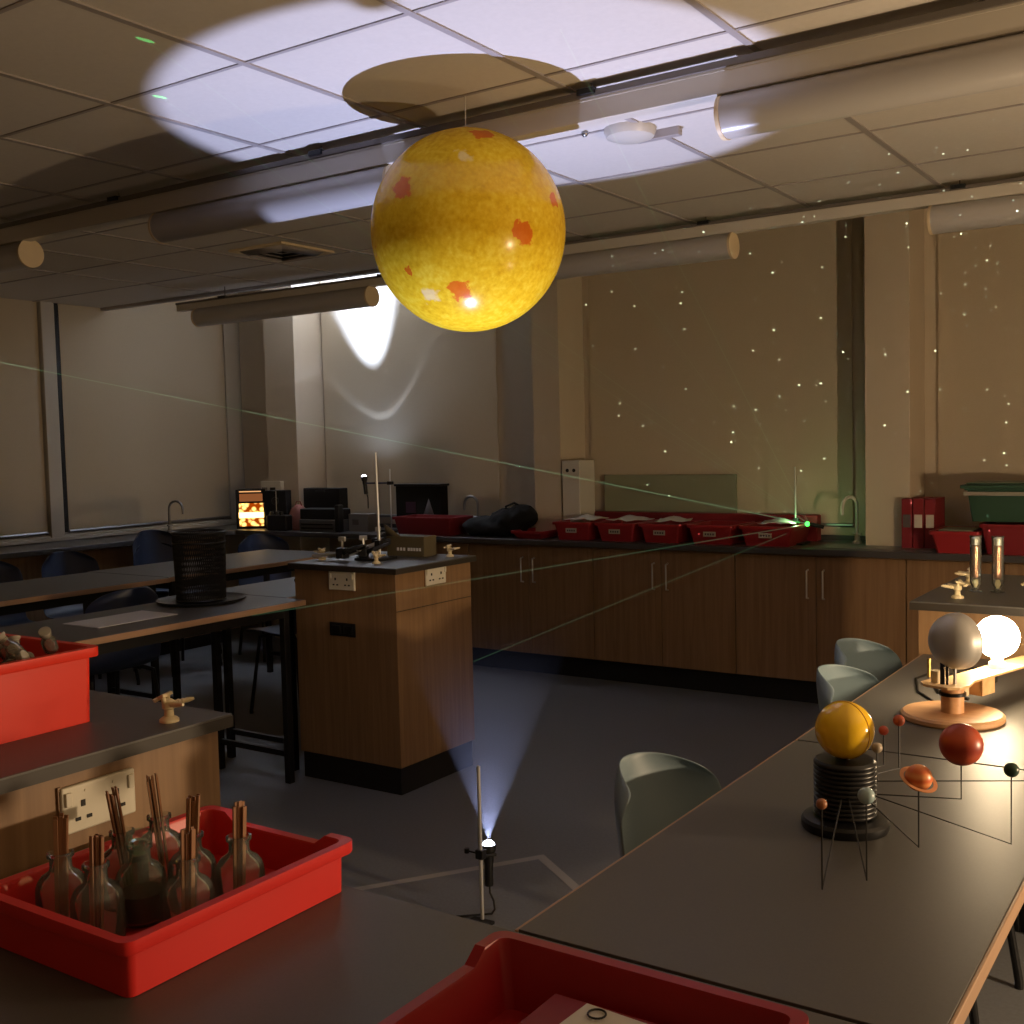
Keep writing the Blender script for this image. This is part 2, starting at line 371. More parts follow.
# ------------------------------------------------------------------ yellow sun balloon
def balloon_mat():
    m = bpy.data.materials.new('sun_print_vinyl'); m.use_nodes = True
    nt = m.node_tree; L = nt.links; N = nt.nodes
    N.remove(N['Principled BSDF'])
    tc = N.new('ShaderNodeTexCoord')
    wn = N.new('ShaderNodeTexNoise'); wn.inputs['Scale'].default_value = 34; wn.inputs['Detail'].default_value = 3
    L.new(tc.outputs['Object'], wn.inputs['Vector'])
    n1 = N.new('ShaderNodeTexNoise'); n1.inputs['Scale'].default_value = 9; n1.inputs['Detail'].default_value = 8; n1.inputs['Roughness'].default_value = .75
    L.new(tc.outputs['Object'], n1.inputs['Vector'])
    n2 = N.new('ShaderNodeTexNoise'); n2.inputs['Scale'].default_value = 60; n2.inputs['Detail'].default_value = 3
    L.new(tc.outputs['Object'], n2.inputs['Vector'])
    ad = N.new('ShaderNodeMath'); ad.operation = 'ADD'; ad.use_clamp = False
    hv = N.new('ShaderNodeMath'); hv.operation = 'MULTIPLY'; hv.inputs[1].default_value = .5
    L.new(n1.outputs['Fac'], ad.inputs[0]); L.new(n2.outputs['Fac'], ad.inputs[1]); L.new(ad.outputs[0], hv.inputs[0])
    rp = N.new('ShaderNodeValToRGB'); e = rp.color_ramp.elements
    e[0].position = .30; e[0].color = srgb(206, 156, 22); e[1].position = .70; e[1].color = srgb(242, 214, 66)
    k = rp.color_ramp.elements.new(.5); k.color = srgb(228, 188, 36)
    L.new(hv.outputs[0], rp.inputs[0])
    cur = rp.outputs[0]
    R0 = .302
    spots = [((-.072, -.956, .286), .050, 0), ((.915, -.361, -.179), .052, 0), ((.34, -.637, -.692), .048, 0), ((-.105, -.861, -.498), .022, 0),
             ((.439, -.358, .824), .05, 0), ((.466, -.7, .542), .026, 1), ((.019, -.699, -.715), .028, 1), ((-.62, -.75, -.2), .018, 0),
             ((.7, .6, .3), .05, 0), ((-.8, .4, .3), .05, 0), ((.1, .9, -.2), .06, 0), ((.97, .1, .2), .03, 0)]
    for c, r, w in spots:
        d = N.new('ShaderNodeVectorMath'); d.operation = 'DISTANCE'; d.inputs[1].default_value = [q*R0 for q in c]
        L.new(tc.outputs['Object'], d.inputs[0])
        a = N.new('ShaderNodeMath'); a.operation = 'MULTIPLY_ADD'; a.inputs[1].default_value = .075; a.inputs[2].default_value = -.0375
        L.new(wn.outputs['Fac'], a.inputs[0])
        s2 = N.new('ShaderNodeMath'); s2.operation = 'ADD'; L.new(d.outputs['Value'], s2.inputs[0]); L.new(a.outputs[0], s2.inputs[1])
        mr = N.new('ShaderNodeMapRange'); mr.inputs[1].default_value = r*.62; mr.inputs[2].default_value = r*.74 if not w else r*1.1
        mr.inputs[3].default_value = .8 if not w else .45; mr.inputs[4].default_value = 0
        L.new(s2.outputs[0], mr.inputs[0])
        mx = N.new('ShaderNodeMixRGB'); mx.inputs[2].default_value = srgb(214, 84, 26) if not w else srgb(235, 225, 190)
        L.new(mr.outputs[0], mx.inputs[0]); L.new(cur, mx.inputs[1]); cur = mx.outputs[0]
    df = N.new('ShaderNodeBsdfPrincipled'); df.inputs['Roughness'].default_value = .2; df.inputs['Specular IOR Level'].default_value = .22
    L.new(cur, df.inputs['Base Color'])
    tr = N.new('ShaderNodeBsdfTranslucent'); L.new(cur, tr.inputs[0])
    ms = N.new('ShaderNodeMixShader'); ms.inputs[0].default_value = .18
    L.new(df.outputs[0], ms.inputs[1]); L.new(tr.outputs[0], ms.inputs[2])
    L.new(ms.outputs[0], N['Material Output'].inputs['Surface'])
    return m
t = thing('sun_balloon', 'large yellow inflatable sun with orange blotches hanging below the ceiling', 'inflatable', (-2.05, 2.84, 2.16))
MB().sphere((0, 0, 0), .302, 96, 1.02).build('skin', balloon_mat(), t)
MB().tube([(0, 0, .305), (0, 0, .36), (0, 0, .412)], .0015).build('hanging_thread', WHITEM, t)
MB().cyl((0, 0, .300), (0, 0, .318), .014, .009, 12).build('valve', YEL, t)

# ------------------------------------------------------------------ shared small things
def gas_tap(loc, rz, label):
    t = thing('gas_tap', label, 'gas tap', loc, rz, 'cream gas taps on the pedestals'); t.scale = (.78, .78, .78)
    MB().lathe([(0, 0), (.024, 0), (.024, .006), (.02, .010), (.012, .014), (.011, .03), (.016, .034), (.016, .05), (.008, .056), (0, .056)], 24).build('base', CREAM, t)
    for s in (-1, 1):
        n = MB(); d = Vector((cos(.6*s), sin(.6*s), .12)).normalized()
        pts = [Vector((0, 0, .042))+d*q for q in (.01, .02, .024, .03, .034, .04, .044, .055, .062)]
        n.tube(pts, [.008, .007, .0085, .006, .0075, .0055, .0065, .005, .0035], 12).build('nozzle', CREAM, t)
        l = MB(); l.cyl((-.006, s*.012, .048), (-.008, s*.013, .062), .006, n=12)
        R = Matrix.Translation((-.008, s*.013, .064)) @ Matrix.Rotation(.7*s, 4, 'Z') @ Matrix.Rotation(-.35, 4, 'Y')
        l.box(-.036, .012, -.006, .006, -.003, .004, R).build('lever', CREAM, t)
    return t

def double_socket(loc, rz, label, w=.148):
    t = thing('double_socket', label, 'socket', loc, rz, 'white double sockets on the beech pedestals')
    MB().box(-w/2, w/2, -.012, 0, -.041, .041).build('face_plate', SOCK, t, bevel=.004)
    MB().box(-w/2-.003, -w/2+.004, -.006, .0, -.043, .043).build('back_box', BEECHX, t)
    for s in (-1, 1):
        q = MB(); cx = s*.034
        q.box(cx-.004, cx+.004, -.0135, -.0115, .002, .013)
        for dx in (-.011, .011): q.box(cx+dx-.005, cx+dx+.005, -.0135, -.0115, -.021, -.015)
        q.build('pin_hole', SLOT, t)
        MB().box(s*.063-.006, s*.063+.006, -.017, -.011, .008, .032).build('switch', SOCK, t, bevel=.0015)
    for s in (-1, 1):
        MB().cyl((s*.028, -.0135, .028), (s*.028, -.011, .028), .0025, n=8).build('screw', SOCK, t)
    return t

def pedestal(label, x0, x1, y0, y1, sockR=None, extra=True):
    t = thing('service_pedestal', label, 'pedestal', ((x0+x1)/2, (y0+y1)/2, 0), 0, 'beech service pedestals')
    a, b = (x1-x0)/2, (y1-y0)/2
    MB().box(-a+.02, a-.02, -b+.02, b-.02, .12, P-.027).build('cabinet', BEECH, t, bevel=.002)
    MB().box(-a+.03, a-.03, -b+.03, b-.03, 0, .12).build('plinth', PLINTH, t)
    MB().box(-a, a, -b, b, P-.027, P).build('worktop', TOP, t, bevel=.002)
    MB().box(-a-.001, a+.001, -b-.001, b+.001, P-.026, P-.004).build('edging', TOPEDGE, t)
    MB().box(a-.0205, a-.0185, -b+.021, b-.021, P-.19, P-.187).build('panel_joint', TOPEDGE, t)
    return t

# central island pedestal
pedestal('tall beech pedestal standing alone in the middle of the floor', -3.645, -3.012, 3.585, 4.165)
double_socket((-3.033, 3.873, .925), pi/2, 'white double socket on the right face of the central pedestal', .142)
double_socket((-3.33, 3.604, .917), 0, 'white double socket on the shadowed left face of the central pedestal', .150)
t = thing('hatch_grille', 'dark recessed vent in the shadowed face of the central pedestal', 'vent', (-3.34, 3.603, .70))
MB().box(-.075, .075, -.004, .001, -.03, .03).build('plate', BLACKM, t, bevel=.002)
for s in (-1, 1): MB().box(s*.036-.026, s*.036+.026, -.008, -.003, -.018, .018).build('opening', BLACK, t, bevel=.002)
gas_tap((-3.585, 3.745, P), 2.6, 'gas tap at the left corner of the central pedestal')
gas_tap((-3.10, 4.08, P), .2, 'gas tap at the far right corner of the central pedestal')
gas_tap((-3.235, 3.72, P), -.4, 'gas tap beside the clamp stand on the central pedestal')
# left front pedestal
pedestal('beech pedestal at the lower left carrying the tray of clear glassware', -2.29, -1.665, .30, 1.473)
double_socket((-1.686, 1.175, .893), pi/2, 'large white double socket on the near left pedestal')
gas_tap((-1.725, 1.37, P), .5, 'gas tap on the near left pedestal beside the red tray')
# right pedestal
pedestal('beech pedestal at the right with glass cylinders on top', -.888, -.26, 3.50, 4.285)
gas_tap((-.775, 3.625, P), pi*.95, 'gas tap on the near corner of the right pedestal')
gas_tap((-.812, 3.97, P), pi, 'gas tap at the far edge of the right pedestal left of the glass cylinders')
gas_tap((-.58, 3.72, P), .6, 'gas tap at the right frame edge on the right pedestal')

# ------------------------------------------------------------------ tables
def table(label, x0, x1, y0, y1, topm=TOP, flip=False):
    t = thing('laboratory_table', label, 'table', ((x0+x1)/2, (y0+y1)/2, 0), 0, 'grey topped laboratory tables')
    a, b = (x1-x0)/2, (y1-y0)/2
    MB().box(-a+.006, a-.006, -b+.002, b-.002, T-.026, T).build('tabletop', topm, t, bevel=.001)
    MB().box(-a, -a+.006, -b, b, T-.026, T-.001).build('edge_strip', EDGE, t, bevel=.002); MB().box(a-.006, a, -b, b, T-.026, T-.001).build('edge_strip', EDGE, t, bevel=.002)
    MB().box(-a+.05, a-.05, -b+.06, -b+.085, T-.075, T-.026).box(-a+.05, a-.05, b-.085, b-.06, T-.075, T-.026).box(-a+.05, -a+.075, -b+.085, b-.085, T-.075, T-.026).box(a-.075, a-.05, -b+.085, b-.085, T-.075, T-.026).build('apron', CHAIRLEG, t)
    for sx in (-1, 1):
        for sy in (-1, 1):
            MB().box(sx*(a-.065)-.016, sx*(a-.065)+.016, sy*(b-.075)-.016, sy*(b-.075)+.016, 0, T-.03).build('leg', CHAIRLEG, t, bevel=.003)
    MB().box(-a+.08, a-.08, -b+.066, -b+.084, .12, .145).build('stretcher', CHAIRLEG, t); MB().box(-a+.08, a-.08, b-.084, b-.066, .12, .145).build('stretcher', CHAIRLEG, t)
    return t
def table_x(label, x0, x1, y0, y1):
    t = table(label, x0, x1, y0, y1)
    return t
table('long table at the right carrying the yellow sun model', -.853, -.281, 1.246, 2.37)
table('table joining the right pedestal under the round wooden base', -.853, -.281, 2.374, 3.498)
fb = table('front bench across the bottom with two red trays', -1.664, .35, .56, 1.242)
table('table left of the central pedestal with the black mesh bin', -4.12, -3.535, 2.28, 3.58)
table('table hidden behind the left side of the central pedestal', -4.22, -3.66, 3.586, 4.9)
table('far table with chairs behind it below the left windows', -5.55, -4.85, 2.3, 3.9)
table('far table continuing towards the glowing box corner', -5.58, -4.87, 3.905, 5.3)
tag(B(-3.95, -3.72, 2.64, 3.02, T, T+.002).build('paper_sheet', PAPER), 'pale sheet of paper on the table near the mesh bin', 'paper')
tag(B(-4.05, -3.9, 4.02, 4.07, T, T+.02).build('pencil_case', BLACK, bevel=.006), 'small black case left of the central pedestal', 'case')

# ------------------------------------------------------------------ chairs
def make_chair(label, shellm):
    t = thing('classroom_chair', label, 'chair', (0, 0, 0), 0, 'moulded plastic classroom chairs')
    prof = [(.235, .455), (.215, .478), (.12, .474), (0, .462), (-.10, .462), (-.165, .478), (-.205, .525), (-.228, .60), (-.248, .70), (-.266, .79), (-.275, .845), (-.278, .872)]
    nu = 16; vs = []; fs = []
    for j, (x, z) in enumerate(prof):
        v = j/(len(prof)-1)
        hw = .215 if j < 9 else (.208 if j == 9 else (.188 if j == 10 else .14))
        if j == 0: hw = .19
        wrap = 0 if j < 5 else min(1, (j-4)/4)
        for i in range(nu+1):
            u = -1+2*i/nu
            bx = x+wrap*.10*u*u
            bz = z+(0.012*abs(u)**3 if j < 6 else 0)
            if j >= len(prof)-2: bz -= .035*abs(u)**3
            vs.append((bx, u*hw, bz))
    for j in range(len(prof)-1):
        for i in range(nu):
            a = j*(nu+1)+i; fs.append([a, a+1, a+nu+2, a+nu+1])
    s = MB().add(vs, fs).build('shell', shellm, t, solid=.007, angle=60)
    q = s.modifiers.new('sub', 'SUBSURF'); q.levels = 1; q.render_levels = 2
    for sx, sy in ((1, 1), (1, -1), (-1, 1), (-1, -1)):
        MB().tube([(sx*.09, sy*.14, .458), (sx*.14, sy*.175, .44), (sx*.20, sy*.205, .02), (sx*.20, sy*.205, 0)], .0115, 10).build('leg', CHAIRLEG, t)
    MB().tube([(.09, -.14, .457), (-.09, -.14, .450)], .01).tube([(.09, .14, .457), (-.09, .14, .450)], .01).build('seat_frame', CHAIRLEG, t)
    return t
ch = make_chair('pale blue-grey chair tucked under the near side of the long table', BLUECH)
ch.scale = (1, .88, .985); ch.location = (-.79, 1.95, 0); ch.rotation_euler = (0, 0, -.12)
dup(ch, (-.735, 3.0, 0), -.1, 'pale blue-grey chair behind the yellow sun model, nearer of two')
dup(ch, (-.82, 3.40, 0), -.22, 'pale blue-grey chair beside the right pedestal, farther of two')
nv = make_chair('dark navy chair at the far left behind the far table', NAVY); nv.location = (-6.20, 3.78, 0)
dup(nv, (-6.20, 4.33, 0), 0, 'low dark chair back second from the left below the window ledge')
a1 = dup(nv, (-6.20, 5.02, 0), 0, 'tall dark chair back left of the black mesh bin')
dup(nv, (-6.20, 5.02, .085), 0, 'topmost dark chair stacked left of the black mesh bin')
dup(nv, (-5.95, 5.72, 0), -.3, 'dark chair behind the mesh bin near the glowing box')
dup(nv, (-4.55, 4.55, 0), pi, 'navy chair on the near side of the far table, left of the pedestal')
dup(nv, (-4.62, 3.30, 0), pi, 'navy chair in the dark between the two left tables')

# ------------------------------------------------------------------ trays
def tray_shell(L, W, H, taper=.022, rim=.011, notch=True):   # notch: dip in the far short end
    """open tray, local origin in the middle of its bottom; L along y, W along x"""
    rings = []
    def rect(hx, hy, z, r, n=5):
        pts = []
        dip = .016 if (notch and z > H-.017) else 0
        for q, (cx, cy, a0) in enumerate(((hx-r, hy-r, 0), (-hx+r, hy-r, pi/2), (-hx+r, -hy+r, pi), (hx-r, -hy+r, 3*pi/2))):
            for k in range(n):
                a = a0+pi/2*k/(n-1); pts.append((cx+r*cos(a), cy+r*sin(a), z))
            if q in (0, 2):
                sg = 1 if q == 0 else -1
                for u, dd in ((.34, 0), (.27, dip if q == 0 else 0), (-.27, dip if q == 0 else 0), (-.34, 0)): pts.append((sg*u*W, sg*hy, z-dd))
        return pts
    w, l, th = W/2, L/2, .003
    for hx, hy, z, r in ((w-rim-taper, l-rim-taper, 0, .012), (w-rim-.002, l-rim-.002, H-.018, .014), (w-.001, l-.001, H-.018, .018), (w, l, H-.016, .018), (w, l, H, .018),
                         (w-rim-.004, l-rim-.004, H, .014), (w-rim-.006, l-rim-.006, H-.004, .012), (w-rim-taper-th, l-rim-taper-th, th, .010)):
        rings.append(rect(hx, hy, z, r))
    n = len(rings[0]); vs = [p for r in rings for p in r]; fs = []
    for j in range(len(rings)-1):
        for i in range(n): fs.append([j*n+i, j*n+(i+1) % n, (j+1)*n+(i+1) % n, (j+1)*n+i])
    fs.append(list(range(n))[::-1]); fs.append([(len(rings)-1)*n+i for i in range(n)])
    return MB().add(vs, fs)
def tray(label, loc, L, W, H, rz=0, m=RED, group='red plastic trays', labelcard=False, handles=True, taper=.022):
    t = thing('storage_tray', label, 'tray', loc, rz, group)
    tray_shell(L, W, H, taper=taper, notch=handles).build('body', m, t)
    if labelcard:
        c = MB().box(-.038, .038, -L/2+.004, -L/2+.010, H*.42, H*.42+.028).build('label_card', LABELM, t)
        q = MB()
        for k in range(4): q.box(-.028+k*.016, -.018+k*.016, -L/2+.0028, -L/2+.0042, H*.42+.008, H*.42+.019)
        q.build('printing', INK, c)
    return t
# tray with bottles (near, left)
TX, TY = -1.305, 1.035
tray('red tray at the lower left full of glass bottles with wooden splints', (TX+.006, TY-.006, T+.001), .42, .33, .078, taper=.004)
# big tray bottom centre
tray('deep red tray at the bottom centre holding a pale card', (-.572, .934, T+.001), .395, .315, .078, pi/2, m=mat('deep_red_plastic', srgb(146, 16, 22), .4))
t = thing('instruction_card', 'pale card with a round hole tab lying in the bottom centre tray', 'card', (-.555, 1.035, T+.0465), -.06)
MB().box(-.06, .075, -.19, .0, 0, .003).build('sheet', PAPER, t, bevel=.001)
MB().tube([(-.035+.010*cos(a*pi/8), -.018+.010*sin(a*pi/8), .0055) for a in range(17)], .0012, 6).build('punched_ring', BLACK, t)
tag(B(-.66, -.46, .82, 1.045, T+.005, T+.046).build('paper_stack', DRED, bevel=.001), 'dark red folder stack under the pale card in the bottom centre tray', 'folder')
# orange tray on left pedestal
tray('deep orange-red tray of clear glassware on the near left pedestal', (-2.045, .965, P), .70, .40, .145, m=ORANGE, handles=False, taper=.006)
# clear pieces in the orange tray
CL = glass('clear_labware', (.86, .84, .80, 1), .08)
b0 = thing('glass_beaker', 'large clear beaker rim standing in the orange-red tray', 'beaker', (-2.12, 1.06, P+.05))
MB().lathe([(0, 0), (.048, 0), (.052, .006), (.052, .11), (.056, .122)], 28).build('wall', CL, b0, solid=.003)
v0 = None; k = 0
for i in range(64):
    x = -2.19+random.random()*.30; y = .74+random.random()*.50
    if (x+2.12)**2+(y-1.06)**2 < .085**2: x = min(x+.10, -1.90); 
    loc = (x, y, P+.108+random.random()*.045+max(0, 1.15-y)*.10)
    lab = 'small clear glass vial in the heap in the orange-red tray'
    if v0 is None:
        v0 = thing('glass_vial', lab, 'vial', loc, 0, 'clear vials heaped in the orange-red tray')
        MB().lathe([(0, 0), (.013, 0), (.015, .004), (.015, .035), (.009, .045), (.009, .056), (.012, .058)], 16).build('wall', CL, v0, solid=.002)
        MB().lathe([(0, .052), (.009, .052), (.0095, .062), (.013, .066), (.013, .07), (0, .072)], 16).build('cap', CLEARP, v0)
        v = v0
    else: v = dup(v0, loc)
    v.scale = (.85, .85, .85)
    v.rotation_euler = (random.uniform(-1.4, 1.4), random.uniform(-1.4, 1.4), random.uniform(0, 6))

# ------------------------------------------------------------------ bottles with splints
def bottle_parts(t, m=GLASS, stopper=False):
    prof = [(0, .002), (.026, .002), (.0295, .005), (.0305, .010), (.0305, .058), (.0298, .067), (.0272, .075), (.0225, .082), (.0165, .0865), (.0135, .090), (.0128, .095), (.0128, .106), (.0158, .108), (.0158, .113), (.0130, .114), (.0115, .112), (.0112, .095), (.0122, .089), (.0158, .085), (.0215, .080), (.0260, .073), (.0285, .066), (.0290, .058), (.0290, .010), (.026, .006), (0, .005)]
    prof = [(a*1.16, b) for a, b in prof]
    MB().lathe(prof, 36).build('glass_wall', m, t, angle=60)
bt0 = None
bots = [('a', -1.388, .906), ('b', -1.308, .906), ('c', -1.318, .985), ('d', -1.216, .985), ('f', -1.388, 1.008), ('e', -1.397, 1.082), ('h', -1.288, 1.052), ('g', -1.218, 1.080)]
blab = {'a': 'bottle nearest the left corner of the lower left tray', 'b': 'second bottle from the left in the front row of the lower left tray',
        'c': 'stoppered bottle without splints in the middle of the tray', 'd': 'bottle nearest the long right side of the tray, with short splints',
        'e': 'bottle at the back of the tray with the tallest pale splints', 'f': 'bottle behind the front pair with leaning dark splints',
        'g': 'rightmost bottle in the tray with upright splints', 'h': 'bottle half hidden between the right hand bottles'}
tops = {'a': (62, 822), 'b': (92, 836)}
lean = {'a': (-.03, .05), 'b': (.0, .03), 'd': (.04, .0), 'e': (-.03, -.06), 'f': (-.02, -.10), 'g': (.04, .0), 'h': (-.02, .08)}
sp0 = None
for nme, x, y in bots:
    loc = (x, y, T+.005)
    if bt0 is None:
        bt0 = thing('reagent_bottle', 'clear glass '+blab[nme], 'bottle', loc, 0, 'glass bottles in the lower left tray'); bottle_parts(bt0)
    elif nme == 'c':
        t = thing('reagent_bottle', 'clear glass '+blab[nme], 'bottle', loc, 0, 'glass bottles in the lower left tray'); bottle_parts(t, GLASSG)
        MB().lathe([(0, .100), (.0098, .100), (.0108, .1145), (.018, .116), (.0185, .126), (.0165, .131), (0, .132)], 28).build('stopper', GLASSG, t)
        MB().lathe([(0, .006), (.031, .007), (.032, .045), (0, .045)], 28).build('liquid', LIQ, t)
    else:
        dup(bt0, loc, 0, 'clear glass '+blab[nme])
    if nme == 'c': continue
    lx, ly = lean[nme]
    n = 9
    for i in range(n):
        a = 2*pi*i/n+.3; rr = .0065 if i < 7 else .002
        H = random.uniform(.156, .168) - (.012 if nme in 'bd' else 0) + (.012 if nme in 'ef' else 0)
        lab = 'thin brown wooden splint standing in the '+blab[nme].replace(', with short splints', '').replace(' with the tallest pale splints', '').replace(' with leaning dark splints', '').replace(' with upright splints', '')
        lab = ' '.join(lab.split()[:16])
        gp = 'wooden splints in the bottles'
        if sp0 is None:
            sp0 = tag(B(-.0028, .0028, -.0010, .0010, 0, .165).build('wooden_splint', STICK), lab, 'splint', gp); s = sp0
        else:
            s = sp0.copy(); COL.objects.link(s); s['label'] = lab
        top = Vector((x+rr*cos(a)*1.15+lx*.12, y+rr*sin(a)*1.15+ly*.12, T+.005+H)); 
        bot = Vector((x-lx*.10+rr*cos(a)*.9, y-ly*.10+rr*sin(a)*.9, T+.013))
        d = top-bot
        s.rotation_euler = d.to_track_quat('Z', 'Y').to_euler(); s.location = bot; s.scale = (1, 1, d.length/.165)

# ------------------------------------------------------------------ floor torch on its stand, floor tape
t = thing('retort_stand', 'slim steel rod stand on the floor behind the front bench', 'stand', (-2.005, 2.755, 0))
MB().box(-.04, .04, -.13, .012, 0, .010).build('base_plate', DARKMET, t, bevel=.003)
MB().cyl((0, 0, .012), (0, 0, .50), .006, n=12).build('rod', STEEL, t)
MB().box(-.014, .014, -.012, .012, .205, .235).build('boss_head', BLACK, t, bevel=.003)
MB().cyl((-.012, 0, .22), (-.052, -.002, .222), .003, n=8).cyl((-.052, -.002, .215), (-.052, -.002, .229), .008, n=10).build('thumb_screw', BLACK, t)
MB().cyl((.010, .01, .212), (.022, .05, .206), .005, n=8).build('clamp_arm', BLACK, t)
def torch(label, loc, axis, cablepts):
    t = thing('torch', label, 'torch', loc)
    ax = Vector(axis).normalized(); M = ax.to_track_quat('Z', 'Y').to_matrix()
    MB().lathe([(0, -.115), (.013, -.115), (.0145, -.11), (.0145, -.045), (.017, -.035), (.0165, -.02), (.022, -.006), (.024, .004), (.024, .016), (.021, .016), (.0205, .006), (.010, -.012), (0, -.013)], 28, M=M).build('body', BLACK, t)
    MB().lathe([(0, .0095), (.0205, .0095), (.0200, .016), (.0165, .023), (.010, .028), (0, .030)], 28, M=M).build('lens', emis('torch_lens', (.75, .82, 1, 1), 14), t)
    if cablepts: MB().tube(cablepts, .0035, 8).build('cable', CABLE, t)
    return t, ax
TL = Vector((-2.03, 2.833, .205))
AIM = Vector((-2.118, 3.02, CZ))
tor, tax = torch('black torch shining straight up from the stand on the floor', TL, AIM-TL, [(0, 0, -.11), (.004, -.004, -.14), (.022, -.01, -.16), (.028, -.014, -.185), (.02, -.02, -.199), (-.1, -.12, -.201)])
def spot(name, loc, axis, power, col, deg, blend, r, parent=None):
    l = bpy.data.lights.new(name, 'SPOT'); l.energy = power; l.color = col; l.spot_size = radians(deg); l.spot_blend = blend; l.shadow_soft_size = r
    o = bpy.data.objects.new(name, l); COL.objects.link(o); o.location = loc
    o.rotation_euler = Vector(axis).to_track_quat('-Z', 'Y').to_euler()
    return o
TORCH_W = 330
spot('torch_light', TL+tax*.032, tax, TORCH_W, (.56, .62, 1.0), 49.5, .16, .004)
tp = MB()
def strip(a, b, w, z=.0012):
    a = Vector(a); b = Vector(b); d = (b-a).normalized(); n = Vector((-d.y, d.x, 0))*w/2
    tp.add([a+n, b+n, b-n, a-n, ], [[0, 1, 2, 3]])
strip((-2.62, 2.61, .0012), (-2.135, 3.325, .0012), .035)
tag(tp.build('floor_tape', TAPE), 'long strip of white tape on the floor behind the torch', 'tape')
tp = MB(); strip((-2.155, 3.322, .0022), (-1.868, 3.12, .0022), .035)
tag(tp.build('floor_tape', TAPE), 'short strip of white tape on the floor right of the torch', 'tape')

# haze that the torch lights up, close above the lens
def haze_cone(parent, loc, ax, r0, r1, L, dens):
    m = bpy.data.materials.new('haze'); m.use_nodes = True; nt = m.node_tree
    nt.nodes.remove(nt.nodes['Principled BSDF'])
    v = nt.nodes.new('ShaderNodeVolumeScatter'); v.inputs['Color'].default_value = (.9, .92, 1, 1); v.inputs['Anisotropy'].default_value = 0
    tc = nt.nodes.new('ShaderNodeTexCoord'); sp = nt.nodes.new('ShaderNodeSeparateXYZ'); nt.links.new(tc.outputs['Object'], sp.inputs[0])
    mr = nt.nodes.new('ShaderNodeMapRange'); mr.interpolation_type = 'SMOOTHSTEP'
    mr.inputs[1].default_value = 0; mr.inputs[2].default_value = L*.93; mr.inputs[3].default_value = dens; mr.inputs[4].default_value = 0
    nt.links.new(sp.outputs['Z'], mr.inputs[0]); nt.links.new(mr.outputs[0], v.inputs['Density'])
    nt.links.new(v.outputs[0], nt.nodes['Material Output'].inputs['Volume'])
    M = ax.to_track_quat('Z', 'Y').to_matrix()
    o = MB().lathe([(0, .031), (r0, .031), (r1, L), (0, L)], 32, M=M).build('light_beam', m, parent)
    return o
haze_cone(tor, TL, tax, .012, .004+.80*.45, .80, .022)

# ------------------------------------------------------------------ right table: sun and planets model
SX, SY = -.585, 1.875
t = thing('planet_model', 'orrery with glossy yellow sun on a black drum and wire-held planets', 'orrery', (SX, SY, T))
MB().lathe([(0, 0), (.072, 0), (.074, .004), (.074, .014), (.070, .019), (.056, .022), (.052, .022), (0, .022)], 40).build('foot', BLACK, t)
pr = [(0, .022)]
for i in range(12):
    z = .024+i*.0078; pr += [(.050, z), (.0525, z+.0025), (.0525, z+.0055), (.050, z+.0078)]
pr += [(.048, .120), (0, .120)]
MB().lathe(pr, 48).build('drum', BLACK, t, angle=50)
sb = MB().sphere((0, 0, .170), .0495, 48).build('sun_ball', YEL, t)
MB().lathe([(.0497, -.0008), (.0497, .0008)], 48, (0, 0, .17), Matrix.Rotation(1.25, 3, 'Z') @ Matrix.Rotation(pi/2, 3, 'Y')).build('moulding_seam', mat('amber_seam', srgb(190, 120, 14), .3), sb, solid=.0006)
def banded(name, c1, c2, sc):
    m = mat(name, c1, .35); nt = m.node_tree; p = nt.nodes['Principled BSDF']
    tc = nt.nodes.new('ShaderNodeTexCoord'); w = nt.nodes.new('ShaderNodeTexWave'); w.bands_direction = 'Z'
    w.inputs['Scale'].default_value = sc; w.inputs['Distortion'].default_value = 1.5; w.inputs['Detail'].default_value = 3
    nt.links.new(tc.outputs['Object'], w.inputs['Vector'])
    r = nt.nodes.new('ShaderNodeValToRGB'); r.color_ramp.elements[0].color = c1; r.color_ramp.elements[1].color = c2
    nt.links.new(w.outputs['Fac'], r.inputs[0]); nt.links.new(r.outputs[0], p.inputs['Base Color'])
    return m
JUP = banded('jupiter_paint', srgb(150, 52, 34), srgb(186, 82, 50), 9)
SAT = banded('saturn_paint', srgb(214, 104, 52), srgb(232, 152, 92), 22)
PL = [('brown', (-.527, 1.578, .832), .960, .0082, mat('brown_paint', srgb(150, 96, 60), .4)),
      ('ltblue', (-.481, 1.644, .832), .961, .0127, mat('pale_blue_paint', srgb(150, 172, 176), .35)),
      ('saturn', (-.440, 1.785, .845), .957, .021, SAT),
      ('green', (-.314, 1.842, .855), .973, .0115, mat('dark_green_paint', srgb(44, 70, 54), .3)),
      ('jupiter', (-.408, 1.936, .885), .978, .0352, JUP),
      ('rose', (-.545, 1.969, .915), .977, .0085, mat('rose_paint', srgb(176, 76, 62), .4)),
      ('red', (-.526, 1.997, .905), .991, .0102, mat('rust_paint', srgb(176, 86, 60), .4)),
      ('grey', (-.546, 1.931, .880), .955, .0092, mat('grey_paint', srgb(166, 152, 132), .4)),
      ('far', (-.262, 2.06, .905), .99, .0167, mat('blue_paint', srgb(60, 90, 140), .4))]
